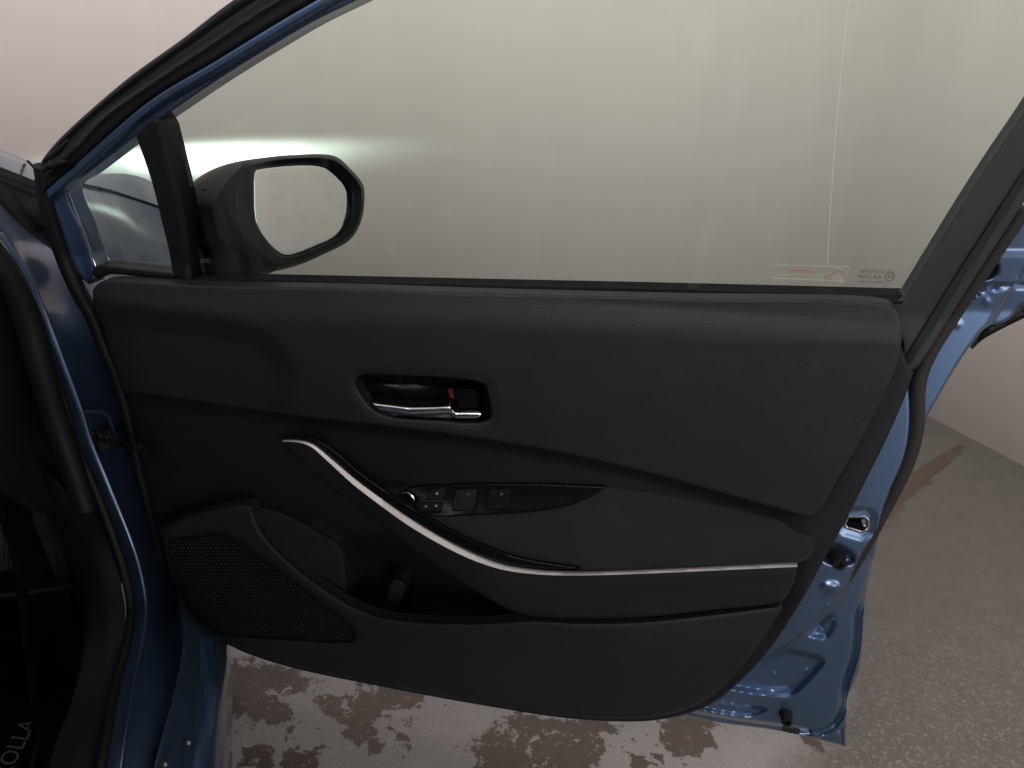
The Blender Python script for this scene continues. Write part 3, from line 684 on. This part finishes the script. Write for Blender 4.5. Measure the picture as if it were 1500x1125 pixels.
# crumpled end of the seal at the corner
for a, b, c in (((64, 236), (84, 222), (100, 205)), ((70, 248), (86, 239), (98, 236)), ((62, 252), (72, 243), (84, 240))):
    tube('seal_fold', path([a, b, c], 0.004, 4), [0.002, 0.0045, 0.002], M['rubber'], door, seg=8)
db = [(200, 201, 1), (206, 192), (232, 172), (240, 183, 1), (255, 240), (269, 300), (277, 350), (283, 416, 1), (255, 413, 1), (248, 370), (236, 320), (222, 265)]
def w_db(x, y):
    c = poly([(226, 178), (248, 265), (262, 340), (272, 416)], False); q = np.stack([np.ravel(x), np.ravel(y)], 1)
    return -0.010 + 0.005 * np.exp(-(dist(c, q, False) / 7) ** 2)
plate('division_bar', db, w_db, M['rubber'], door, step=3, r=3, rh=0.004, thick=0.03)
plate('quarter_seal', [(136, 402, 1), (140, 390), (150, 389), (200, 394), (256, 400, 1), (256, 410, 1), (200, 405), (160, 402), (142, 408)], -0.006, M['rubber'], door, step=5, r=3, rh=0.003, thick=0.03)
plate('belt_seal', [(278, 407, 1), (700, 417), (1000, 424), (1328, 433, 1), (1326, 446, 1), (1000, 438), (700, 429), (276, 418, 1)], lambda x, y: -0.013 + 0.004 * sm(np.asarray(y) - np.interp(x, [278, 1328], [408, 434]), 2, 8), M['void'], door, step=6, r=3, rh=0.003, thick=0.03)
sash = [(1327, 432, 1), (1409, 300), (1458, 225), (1500, 164), (1560, 72), (1694, -140, 1), (1752, -168, 1), (1640, 28), (1560, 154), (1497, 255), (1467, 300), (1395, 412), (1324, 527, 1), (1322, 500), (1312, 480), (1306, 452), (1312, 440, 1)]
plate('sash_cover', sash, -0.010, M['sash'], door, step=7, r=4, rh=0.003, thick=0.025)
rib = [(1324, 527, 1), (1395, 412), (1467, 300), (1520, 215), (1600, 90), (1748, -150, 1), (1790, -150, 1), (1660, 56), (1560, 204), (1497, 300), (1420, 418), (1346, 535), (1338, 543, 1), (1318, 541, 1)]
def w_rib(x, y):
    q = np.stack([np.ravel(x), np.ravel(y)], 1); e = poly([(1790, -150), (1660, 56), (1560, 204), (1497, 300), (1420, 418), (1345, 536)], False); i_ = poly([(1748, -150), (1600, 90), (1520, 215), (1467, 300), (1395, 412), (1324, 527)], False)
    return -0.008 + 0.008 * sm(dist(i_, q, False), 2, 14)
plate('sash_rib', rib, w_rib, M['sash'], door, step=5, r=4, rh=0.005, thick=0.03)
# ---- glass
wg = -0.022
gpane = [(228, 170, 1), (320, 112), (400, 60), (525, -6), (640, -66), (800, -132), (1000, -180), (1250, -198), (1500, -184), (1690, -145, 1), (1500, 170), (1335, 425), (1330, 440, 1), (700, 424), (276, 414, 1), (255, 260)]
plate('window_glass', gpane, wg, M['glass'], door, step=60, r=0, thick=0.0, osp=12)
plate('quarter_glass', [(90, 285, 1), (205, 194, 1), (230, 265), (258, 408, 1), (138, 400, 1), (118, 340)], wg, M['glass'], door, step=40, r=0, thick=0.0, osp=12)
tube('glass_trim', path([(99, 278), (120, 334), (141, 392)], -0.008, 6), 0.0012, M['chrome'], door, seg=6)
we = wg + 0.0015
letters('glass_print', 'AGC AUTOMOTIVE', (1261, 395, 1310, 400, we, 0.8), M['etch'], door, True)
letters('glass_print', '43R-00049', (1257, 402, 1291, 408, we, 0.6), M['etch'], door, True)
letters('glass_print', 'E4', (1300, 402, 1308, 408, we, 0.2), M['etch'], door, True)
letters('glass_print', 'TEMPERLITE JDC', (1257, 411, 1303, 415.5, we, 0.8), M['etch'], door, True)
letters('glass_print', '1 . .. . ..', (1272, 416.5, 1297, 420, we, 0.4), M['etch'], door, True)
letters('glass_print', 'AGC', (204, 370.5, 219, 373, we, 0.5), M['etch'], door, True)
letters('glass_print', 'TEMPERLITE', (203, 374.5, 223, 377, we, 0.7), M['etch'], door, True)
letters('glass_print', '43R 00049', (204, 379, 225, 381.5, we, 0.7), M['etch'], door, True)
th = np.linspace(0, 2 * np.pi, 25)
tube('print_ring', P(1303.5 + 6.8 * np.cos(th), 405.3 + 5.6 * np.sin(th), np.full(25, we)), 0.0004, M['etch'], door, seg=5, cap=False)
letters('warning_print', 'WARNING', (1157, 394, 1188, 399, we, 0.4), M['warn'], door, True)
letters('warning_print', 'THIS VEHICLE IS FITTED WITH', (1137, 401, 1207, 404, we, 0.8), M['faint'], door, True)
letters('warning_print', 'DOUBLE LOCKING SYSTEM', (1139, 406.5, 1207, 409.5, we, 0.8), M['faint'], door, True)
for a, b in (((1130, 388), (1243, 391)), ((1130, 407), (1238, 413)), ((1130, 388), (1130, 407)), ((1243, 391), (1238, 413))):
    tube('warning_border', path([a, b], we, 20), 0.00035, M['faint'], door, seg=5)
def padlock(dx, dy):
    pl = lambda pts: [(x + dx, y + dy) for x, y in pts]
    plate('padlock_print', spline([(x, y, 1) for x, y in pl([(1220, 402), (1236, 403), (1235, 413), (1219, 412)])], True, 4), we, M['lock'], door, step=5, r=0, thick=0,
          holes=[poly(pl([(1226.6, 405), (1229, 405), (1229.4, 407), (1228.4, 408.5), (1229, 411), (1226.3, 411), (1227, 408.5), (1226, 407)]), True, 1)])
    tube('padlock_print', path(pl([(1222, 402), (1222, 397.5), (1225, 394.2), (1229, 393.6), (1233, 395), (1235, 398.5), (1234.6, 403)]), we, 2), 0.0009, M['lock'], door, seg=6)
padlock(0, 0)
M['pale_line'] = plastic('thin_pale_line', (0.42, 0.41, 0.375), 0.6)
tube('glass_line', path([(1244, -10), (1228, 150), (1218, 280), (1212, 386)], we, 20), 0.00024, M['pale_line'], door, seg=5)  # thin slanting pale line, drawn as a tube down the pane
tube('padlock_print', path([(1218, 408), (1215, 408), (1215, 400), (1218, 400), (1218.6, 397), (1221, 393.6), (1226, 393)], we, 2), 0.0008, M['lock'], door, seg=6)
tube('print_ring', P(230 + 4.6 * np.cos(th), 378.5 + 4.2 * np.sin(th), np.full(25, we)), 0.0004, M['etch'], door, seg=5, cap=False)
# ---- door mirror
MN = math.cos(math.radians(23)) * U + math.sin(math.radians(23)) * N + np.array([0, 0, 0.06]); MN /= np.linalg.norm(MN)
mc = P(445, 305, -0.16); MC = float(mc @ MN)
def Mi(px, py, w=0.0):
    r = ray(px, py); t = (MC + np.broadcast_to(w, np.shape(px)) - CAM @ MN) / (r @ MN); return CAM + r * t[..., None]
Mi.off = -MN
mg = [(374, 250), (380, 247.5), (429, 242), (466, 242.5), (482, 248), (507, 270), (513, 283), (514, 295), (512, 315), (507, 333), (496, 347), (473, 358), (432, 373), (417, 374), (404, 367), (384, 345), (375, 325), (372, 280)]
mgp = poly(mg, True, 3)
plate('mirror_glass', mgp, -0.010, M['mirror'], door, step=8, r=1.5, rh=0.001, thick=0.004, fn=Mi)
A = poly([(364, 244), (380, 239), (429, 232), (486, 234), (509, 249), (527, 272), (530, 288), (526, 320), (511, 346), (473, 367), (430, 385), (405, 386), (384, 372), (364, 345), (357, 320), (357, 280)], True, 1)
B = poly([(269, 303), (284, 278), (309, 256), (340, 241), (373, 233), (429, 227), (491, 229), (513, 247), (531, 269), (534, 287), (529, 324), (513, 351), (473, 373), (429, 391), (391, 398), (360, 392), (320, 372), (285, 366), (276, 340)], True, 1)
def resamp(c, n=96):
    ce = np.array([430.0, 305.0]); ang = np.arctan2(c[:, 1] - ce[1], c[:, 0] - ce[0]); o = np.argsort(ang)
    a = np.linspace(-np.pi, np.pi, n, endpoint=False)
    return np.stack([np.interp(a, ang[o], c[o, k], period=2 * np.pi) for k in (0, 1)], 1)
rg, rA, rB = resamp(mgp), resamp(A), resamp(B)
C2 = rB.mean(0)
rings = [Mi(rg[:, 0], rg[:, 1], -0.011), Mi(*(rg * .75 + rA * .25).T, -0.002), Mi(rA[:, 0], rA[:, 1], 0.003), Mi(*(rA * .5 + rB * .5).T, -0.004)]
rb3 = Mi(rB[:, 0], rB[:, 1], -0.02 - 0.05 * sm(-rB[:, 0], -370, -270))
rings.append(rb3)
for s, dz in ((0.97, 0.03), (0.82, 0.07), (0.5, 0.095), (0.0, 0.10)):
    c3 = rb3.mean(0); rings.append(c3 + (rb3 - c3) * s - MN * dz)
bm = bmesh.new(); g = [[bm.verts.new(p) for p in r_] for r_ in rings[:-1]]; tip = bm.verts.new(rings[-1].mean(0))
for a, b in zip(g, g[1:]):
    for k in range(96): bm.faces.new((a[k], a[(k + 1) % 96], b[(k + 1) % 96], b[k]))
for k in range(96): bm.faces.new((g[-1][k], g[-1][(k + 1) % 96], tip))
finish(bm, 'mirror_housing', M['satin'], door, 30)
tube('mirror_ridge', np.array([Mi(np.array(x), np.array(y), 0.002) for x, y in poly([(352, 264), (348, 285), (347, 310), (352, 335), (358, 350), (375, 372)], False, 4)]), [0.0005, 0.003, 0.003, 0.0005], M['satin'], door, seg=8)
for x, y in ((299, 278), (287, 290), (276, 302)):
    tube('housing_notch', np.array([Mi(np.array(float(a)), np.array(float(b)), -0.03) for a, b in ((x - 2, y + 1), (x + 3, y - 1))]), 0.0012, M['void'], door, seg=6)
plate('mirror_foot', [(280, 362, 1), (320, 363), (356, 367, 1), (384, 398, 1), (378, 409, 1), (340, 416), (278, 413, 1)], lambda x, y: -0.035 - 0.03 * sm(np.asarray(x), 330, 385) - 0.02 * np.abs(np.asarray(x) - 345) / 60, M['satin'], door, step=5, r=6, rh=0.012, thick=0.06)
# ------------------------------------------------------------------ body beside the door
def rail(pts): a = np.array(pts, float); return F(a[:, 0], a[:, 1], a[:, 2])
seal_c = rail([(-40, 345, 1.08), (0, 385, 1.09), (22, 420, 1.10), (42, 470, 1.11), (62, 545, 1.11), (84, 620, 1.11), (108, 690, 1.10), (126, 747, 1.09)])
flange = [(-40, 300, 1.10), (0, 352, 1.12), (33, 400, 1.14), (53, 443, 1.15), (77, 512, 1.15), (107, 597, 1.15), (119, 645, 1.15), (147, 708, 1.14), (185, 810, 1.11), (202, 878, 1.06), (200, 927, 1.0), (181, 1002, 0.91), (162, 1108, 0.79), (152, 1180, 0.73)]
fl_in = [(x - 13, y + 2, d - 0.025) for x, y, d in flange]
r1 = [(-40, 286, 1.14), (2, 338, 1.17), (42, 396, 1.18), (64, 446, 1.19), (90, 512, 1.19), (122, 597, 1.19), (138, 645, 1.19), (163, 708, 1.18), (203, 810, 1.15), (218, 878, 1.09), (216, 927, 1.02), (202, 1002, 0.925), (186, 1108, 0.80), (178, 1180, 0.74)]
r2 = [(-40, 262, 1.19), (10, 322, 1.22), (70, 394, 1.24), (94, 450, 1.25), (128, 515, 1.25), (158, 597, 1.25), (174, 645, 1.25), (196, 708, 1.245), (226, 810, 1.22), (246, 878, 1.15), (252, 927, 1.06), (246, 1002, 0.94), (222, 1108, 0.81), (212, 1180, 0.75)]
r3 = [(-40, 250, 1.23), (14, 312, 1.26), (112, 400, 1.29), (140, 470, 1.30), (176, 515, 1.30), (200, 597, 1.30), (212, 645, 1.30), (228, 708, 1.29), (258, 810, 1.26), (272, 878, 1.19), (272, 927, 1.09), (262, 1002, 0.95), (235, 1108, 0.82), (224, 1180, 0.755)]
loft('door_aperture', [rail(fl_in), rail(flange), rail(r1), rail(r2), rail(r3)], M['paint'], car, n=90, sub=5, angle=60)
tube('aperture_seal', crom3(seal_c, 60), [0.014, 0.017, 0.017, 0.015], M['rubber'], car, seg=16)
thin = rail([(x - 11, y + 1, d - 0.035) for x, y, d in flange])
tube('aperture_seal', crom3(thin, 90), 0.0065, M['rubber'], car, seg=10)
# sill with its folds
def zr(pts): a = np.array(pts, float); return Z(a[:, 0], a[:, 1], a[:, 2])
s0 = zr([(262, 880, .43), (268, 940, .405), (258, 1002, .385), (240, 1070, .38), (222, 1140, .38), (210, 1200, .38)])
s1 = zr([(272, 900, .40), (278, 950, .375), (270, 1002, .365), (254, 1070, .36), (238, 1140, .36), (228, 1200, .36)])
s2 = zr([(285, 914, .385), (290, 955, .365), (287, 1002, .355), (275, 1070, .35), (262, 1140, .35), (254, 1200, .35)])
s3 = zr([(297, 924, .35), (303, 968, .332), (303, 1002, .325), (294, 1070, .32), (284, 1140, .32), (278, 1200, .32)])
s4 = zr([(312, 934, .352), (316, 972, .338), (316, 1002, .335), (308, 1070, .33), (300, 1140, .33), (296, 1200, .33)])
s5 = zr([(331, 946, .295), (334, 975, .288), (334, 1002, .285), (332, 1070, .28), (330, 1140, .28), (329, 1200, .28)])
s6 = s5 + np.array([0, 0, -0.10]) - RT * 0.02; s7 = s5 + np.array([0, 0, -0.12]) - RT * 0.25
s0, s1, s2, s3, s4, s5 = [np.vstack([P(np.array([x]), np.array([y]), -0.13), c]) for c, x, y in ((s0, 262, 850), (s1, 274, 876), (s2, 286, 888), (s3, 299, 900), (s4, 315, 912), (s5, 332, 922))]
s6 = s5 + np.array([0, 0, -0.10]) - RT * 0.02; s7 = s5 + np.array([0, 0, -0.12]) - RT * 0.25
loft('sill', [s0, s1, s2, s3, s4, s5, s6, s7], M['paint'], car, n=40, sub=4, smooth=True, angle=40)
for a, b in ((188, 968), (242, 1120), (276, 1088)):
    q = Z(a, b, 0.385)
    bm = bmesh.new(); bmesh.ops.create_icosphere(bm, subdivisions=2, radius=0.004 if a > 200 else 0.0018, matrix=Matrix.Translation(q)); finish(bm, 'sill_clip', M['dull'], car)
# check strap and its boss
tube('check_strap', crom3([F(132, 643, 1.185), F(160, 648, 1.21), F(180, 650, 1.20), F(206, 656, 1.15), P(232, 662, -0.06)], 20), [0.007, 0.006, 0.005, 0.005], M['rubber'], car, seg=8)
bm = bmesh.new()
for x, y, r_ in ((136, 640, .009), (146, 637, .008), (158, 640, .009), (138, 650, .008), (150, 650, .009)):
    bmesh.ops.create_cube(bm, size=r_ * 1.9, matrix=Matrix.Translation(F(x, y, 1.195)) @ Matrix.Rotation(x, 4, 'Z') @ Matrix.Rotation(0.3 * y, 4, 'X'))
bmesh.ops.bevel(bm, geom=list(bm.edges), offset=0.0015, segments=1, affect='EDGES')
finish(bm, 'strap_bracket', M['rubber'], car)
tube('pressed_edge', crom3(rail(r1)[1:] * .7 + rail(flange)[1:] * .3, 90), 0.0035, M['paint'], car, seg=10)
tube('pressed_edge', crom3([F(108, 604, 1.172), F(130, 603, 1.19), F(148, 604, 1.205), F(158, 609, 1.215), F(164, 625, 1.222), F(169, 642, 1.226)], 24), 0.0035, M['paint'], car, seg=8)
# hood and fender
hs = [(-90, 190, 1.40), (0, 220, 1.45), (38, 234, 1.55), (60, 246, 1.65), (100, 256, 1.8), (128, 258, 1.92), (165, 254, 2.05), (190, 255, 2.15), (212, 261, 2.22), (235, 278, 2.28), (265, 305, 2.33), (330, 360, 2.36)]
cr_ = [(-90, 222, 1.33), (0, 247, 1.37), (38, 260, 1.42), (60, 266, 1.48), (100, 266, 1.58), (128, 272, 1.72), (160, 279, 1.85), (185, 287, 1.94), (215, 297, 2.02), (245, 308, 2.08), (275, 325, 2.14), (330, 360, 2.20)]
kr_ = [(-90, 226, 1.32), (0, 252, 1.36), (38, 266, 1.40), (60, 273, 1.44), (100, 272, 1.55), (128, 279, 1.66), (160, 293, 1.79), (190, 311, 1.90), (220, 328, 1.98), (250, 345, 2.05), (278, 362, 2.11), (330, 400, 2.17)]
sd = [(-90, 232, 1.31), (0, 259, 1.34), (38, 275, 1.37), (60, 282, 1.40), (100, 300, 1.46), (128, 320, 1.54), (160, 345, 1.66), (185, 360, 1.76), (215, 378, 1.86), (245, 396, 1.95), (275, 415, 2.02), (330, 450, 2.10)]
H3, C3, S3, K3 = rail(hs), rail(cr_), rail(sd), rail(kr_)
loft('hood', [H3 - RT * 0.9 - np.array([0, 0, .03]), H3 - RT * 0.4 + np.array([0, 0, -.005]), H3 - RT * .06, H3, H3 * .5 + C3 * .5 + np.array([0, 0, .008]), C3], M['paint'], car, n=60, sub=5, angle=70)
D3 = S3 + RT * 0.02 + np.array([0, 0, -0.25]); 
loft('fender', [C3 + np.array([0, 0, -.004]), K3, K3 * .5 + S3 * .5 + RT * .008, S3, D3, D3 + np.array([0, 0, -.3])], M['paint'], car, n=60, sub=5, angle=70)
tube('hood_gap', crom3(C3[3:], 40), 0.003, M['void'], car, seg=6)
tube('hood_gap', crom3(rail([(42, 240, 1.50), (48, 246, 1.46), (55, 254, 1.42)]) + np.array([0, 0, .004]), 12), 0.0025, M['void'], car, seg=6)
# windscreen base at the far left: cowl strip, glass corner, pillar trim
def strip(name, top, bot, mat): return loft(name, [rail(top), rail(bot)], mat, car, n=24, smooth=False, thick=0.006)
strip('cowl_gap', [(-60, 225, 1.325), (0, 246, 1.33), (40, 262, 1.335), (62, 271, 1.34)], [(-60, 238, 1.318), (0, 258, 1.322), (40, 274, 1.325), (62, 283, 1.33)], M['rubber'])
strip('cowl', [(-60, 237, 1.31), (0, 257, 1.315), (40, 273, 1.318), (64, 283, 1.32)], [(-60, 250, 1.305), (0, 268, 1.31), (40, 284, 1.312), (66, 293, 1.314)], M['kick'])
strip('cowl_gap', [(-60, 249, 1.30), (0, 267, 1.305), (40, 283, 1.308), (68, 293, 1.31)], [(-60, 253, 1.298), (0, 271, 1.302), (40, 287, 1.306), (68, 297, 1.308)], M['void'])
strip('fender_trim', [(-60, 252, 1.295), (0, 270, 1.30), (40, 286, 1.30), (70, 296, 1.30), (84, 330, 1.30), (100, 385, 1.30)], [(-60, 270, 1.28), (-10, 280, 1.285), (10, 290, 1.29), (35, 320, 1.29), (60, 350, 1.29), (90, 390, 1.29)], M['wall'] if False else M['kick'])
strip('pillar_gap', [(-50, 225, 1.26), (0, 270, 1.27), (30, 308, 1.275), (60, 345, 1.28), (92, 385, 1.285), (112, 420, 1.29)], [(-50, 262, 1.235), (0, 314, 1.245), (24, 340, 1.25), (48, 366, 1.255), (80, 396, 1.265), (104, 425, 1.275)], M['rubber'])
tube('washer_nozzle', [F(56, 331, 1.285), F(63, 331, 1.28), F(75, 329, 1.28)], [0.004, 0.006, 0.004], M['void'], car, seg=8)
# ------------------------------------------------------------------ cabin behind the aperture
def face(name, pts3, mat, thick=0.01, parent=car):
    me = bpy.data.meshes.new(name); me.from_pydata([tuple(p) for p in pts3], [], [tuple(range(len(pts3)))]); o = link(name, me, mat, parent)
    s = o.modifiers.new('thickness', 'SOLIDIFY'); s.thickness = thick; s.offset = 0; return o
# kick panel and sill trim, one moulding
kp_r = rail([(118, 745, 1.085), (136, 752, 1.085), (160, 800, 1.085), (176, 850, 1.05), (184, 908, 0.985), (172, 1002, 0.89), (150, 1125, 0.755), (146, 1180, 0.71)])
kp_m = rail([(70, 690, 1.10), (96, 752, 1.10), (128, 800, 1.10), (146, 850, 1.06), (152, 908, 0.99), (140, 1002, 0.89), (112, 1125, 0.75), (106, 1180, 0.70)])
kp_l = rail([(40, 660, 1.16), (76, 752, 1.16), (102, 813, 1.16), (121, 862, 1.10), (124, 927, 0.99), (106, 1021, 0.87), (68, 1125, 0.74), (56, 1180, 0.68)])
kp_b = kp_l - RT * 0.02 + np.array([0, 0, -0.12])
loft('kick_panel', [kp_r, kp_r * .4 + kp_m * .6 + np.array([0, 0, .004]), kp_m, kp_l, kp_b], M['kick'], car, n=60, sub=5)
# lower dash side and knee panel
dash = [rail([(-260, 330, 1.10), (-60, 350, 1.13), (-10, 380, 1.14), (22, 430, 1.15), (42, 520, 1.15), (60, 600, 1.15), (90, 690, 1.14), (112, 745, 1.14)]),
        rail([(-260, 420, 1.04), (-90, 430, 1.09), (-50, 460, 1.10), (-20, 520, 1.10), (10, 600, 1.10), (30, 670, 1.11), (60, 730, 1.13), (90, 757, 1.14)]),
        rail([(-260, 640, 1.02), (-120, 650, 1.06), (-80, 665, 1.08), (-40, 690, 1.09), (0, 720, 1.10), (40, 744, 1.12), (70, 754, 1.14), (92, 760, 1.15)])]
loft('dashboard', dash, M['void'], car, n=40, sub=5)
tube('dash_edge', crom3(rail([(66, 620, 1.12), (78, 660, 1.115), (94, 702, 1.105), (113, 746, 1.095)]), 20), 0.0018, M['kick'], car, seg=6)
# footwell: firewall, carpet floor
zf = 0.27
face('firewall', [CARP(-1.5, 1.75, .2), CARP(-.36, 1.75, .2), CARP(-.36, 1.6, 1.0), CARP(-1.5, 1.6, 1.0)], M['carpet'])
face('cabin_floor', [CARP(-1.5, -0.4, zf), CARP(-.30, -0.4, zf), CARP(-.36, 1.8, zf), CARP(-1.5, 1.8, zf)], M['carpet'])
face('dash_top', [CARP(-1.5, 1.75, 1.0), CARP(-.42, 1.75, 0.98), CARP(-.42, 1.12, 0.98), CARP(-1.5, 1.05, 1.0)], M['void'])
face('footwell_side', [CARP(-.40, 0.9, .2), CARP(-.38, 1.8, .2), CARP(-.38, 1.8, 1.0), CARP(-.42, 1.12, 1.0), CARP(-.42, 1.12, .5)], M['carpet'])
tube('carpet_edge', crom3([F(-60, 878, 1.10), F(0, 873, 1.10), F(30, 870, 1.10), F(70, 864, 1.12), F(106, 859, 1.14)], 20), 0.004, M['kick'], car, seg=8)
# roof, rear side and far side of the body close the cabin in
def shell3(name, rows, mat): return loft(name, rows, mat, car, n=20, sub=3, angle=60, thick=0.03)
shell3('roof', [[CARP(l, d, z - 0.05 * (2 * (l + .98) / 1.2) ** 2) for d, z in ((0.62, 1.40), (0.2, 1.46), (-0.8, 1.47), (-1.8, 1.40), (-2.2, 1.25))] for l in (-1.58, -1.3, -.98, -.66, -.40)], M['paint'])
shell3('rear_side', [[CARP(l, d, z) for d in (-0.30, -0.6, -1.4, -2.3)] for l, z in ((-.40, 1.42), (-.30, 1.2), (-.20, .92), (-.15, .6), (-.20, .28))], M['paint'])
shell3('far_side', [[CARP(l, d, z) for d in (2.3, 1.0, -0.8, -2.3)] for l, z in ((-1.58, 1.40), (-1.68, 1.2), (-1.78, .92), (-1.82, .6), (-1.78, .28))], M['paint'])
face('rear_bulkhead', [CARP(-1.75, -1.3, .25), CARP(-.2, -1.3, .25), CARP(-.4, -1.5, 1.42), CARP(-1.55, -1.5, 1.42)], M['carpet'])
# accelerator pedal with ribs
pdl = [(-40, 768), (22, 770), (30, 778), (31, 812), (28, 828), (18, 834), (-40, 838)]
def Fp(px, py, w): return F(px, py, 1.22 + np.broadcast_to(w, np.shape(px)) * -1)
Fp.off = FW
ped = plate('pedal', pdl, 0.0, M['pedal'], car, step=6, r=4, rh=0.006, thick=0.015, fn=Fp)
for i in range(8):
    x = 24 - i * 7
    tube('pedal_rib', crom3([F(x, 776, 1.214), F(x + .6, 800, 1.213), F(x + .5, 828, 1.214)], 8), 0.0022, M['pedal'], ped, seg=6)
# floor mat, lying loose on the cabin floor
mo = Z(60, 1080, zf + 0.02); 
mat_o = empty('floor_mat', tuple(CARP(-0.75, 0.75, zf + 0.006)))
mat_o['label'] = 'black carpet floor mat with raised lettering in the dark footwell'
mat_o['category'] = 'floor mat'
bm = bmesh.new(); bmesh.ops.create_grid(bm, x_segments=20, y_segments=20, size=0.5)
zm = zf + 0.012
a_, b_ = Z(70, 1050, zm), Z(30, 1170, zm); lm = float(((a_ + b_) / 2) @ RT)
for v in bm.verts:
    x, y = v.co.x + 0.5, v.co.y + 0.5
    v.co = Vector(CARP(lm - 0.52 * (1 - x), 0.35 + 0.75 * y, zm + 0.002 * math.sin(9 * x) * math.sin(7 * y)))
o = finish(bm, 'mat_pile', M['carpet'], mat_o); s = o.modifiers.new('thickness', 'SOLIDIFY'); s.thickness = 0.01; s.offset = -1
tube('mat_binding', [CARP(lm, 0.35, zm), CARP(lm, 1.1, zm)], 0.004, M['kick'], mat_o, seg=8)
pa, pb = Z(54, 1056, zm + 0.006), Z(8, 1150, zm + 0.006); pc = Z(24, 1052, zm + 0.006)
ax = pa - pb; ay = (pc - pa)
letters('mat_lettering', 'COROLLA', None, M['matletter'], mat_o, False, lambda s, t: pb + (s[:, None] * 1.35 - 0.35) * ax + t[:, None] * ay * 0.8)
# ------------------------------------------------------------------ the car's headlamp, thrown on the wall ahead
hp = CARP(-0.45, 2.42, 0.70)
sl = bpy.data.lights.new('headlight_beam', 'SPOT'); sl.energy = 480; sl.color = (0.72, 1.0, 0.93); sl.spot_size = math.radians(100); sl.spot_blend = 0.3; sl.shadow_soft_size = 0.03
sl.use_nodes = True; nt = sl.node_tree; em = nt.nodes['Emission']
tc = nt.nodes.new('ShaderNodeTexCoord'); sx = nt.nodes.new('ShaderNodeSeparateXYZ'); nt.links.new(tc.outputs['Normal'], sx.inputs[0])
def lm_(op, a, b):
    n = nt.nodes.new('ShaderNodeMath'); n.operation = op
    for k, v in enumerate((a, b)):
        if isinstance(v, bpy.types.NodeSocket): nt.links.new(v, n.inputs[k])
        else: n.inputs[k].default_value = v
    return n.outputs[0]
iz = lm_('ABSOLUTE', sx.outputs[2], 0); hx = lm_('DIVIDE', sx.outputs[0], iz); vy = lm_('DIVIDE', sx.outputs[1], iz)
def gauss(x, c, w): 
    d = lm_('DIVIDE', lm_('SUBTRACT', x, c), w); return lm_('POWER', 2.718, lm_('MULTIPLY', lm_('MULTIPLY', d, d), -1.0))
up_cut = gauss(lm_('MAXIMUM', vy, 0.0), 0.0, 0.022); dn = gauss(lm_('MINIMUM', vy, 0.0), 0.0, 0.05)
nz = nt.nodes.new('ShaderNodeTexNoise'); mp = nt.nodes.new('ShaderNodeMapping'); nt.links.new(tc.outputs['Normal'], mp.inputs[0]); mp.inputs['Scale'].default_value = (5, 60, 5); nt.links.new(mp.outputs[0], nz.inputs[0])
pat = lm_('MULTIPLY', lm_('MULTIPLY', up_cut, dn), lm_('ADD', gauss(hx, 0.0, 0.27), lm_('MULTIPLY', gauss(hx, 0.06, 0.40), 0.25)))
pat = lm_('ADD', lm_('MULTIPLY', pat, lm_('ADD', lm_('MULTIPLY', nz.outputs[0], 1.2), 0.3)), 0.0)
nt.links.new(pat, em.inputs['Strength'])
so_ = bpy.data.objects.new('headlight_beam', sl); COL.objects.link(so_); so_.location = hp
tgt = CARP(-0.20, DF, 0.80)
so_.rotation_euler = Vector(tgt - hp).to_track_quat('-Z', 'Y').to_euler()
bm = bmesh.new(); bmesh.ops.create_uvsphere(bm, u_segments=20, v_segments=12, radius=0.09, matrix=Matrix.Translation(CARP(-0.45, 2.28, 0.70)) @ Matrix.Diagonal((1.6, 0.7, 0.7, 1)))
finish(bm, 'headlight', M['steel'], car)
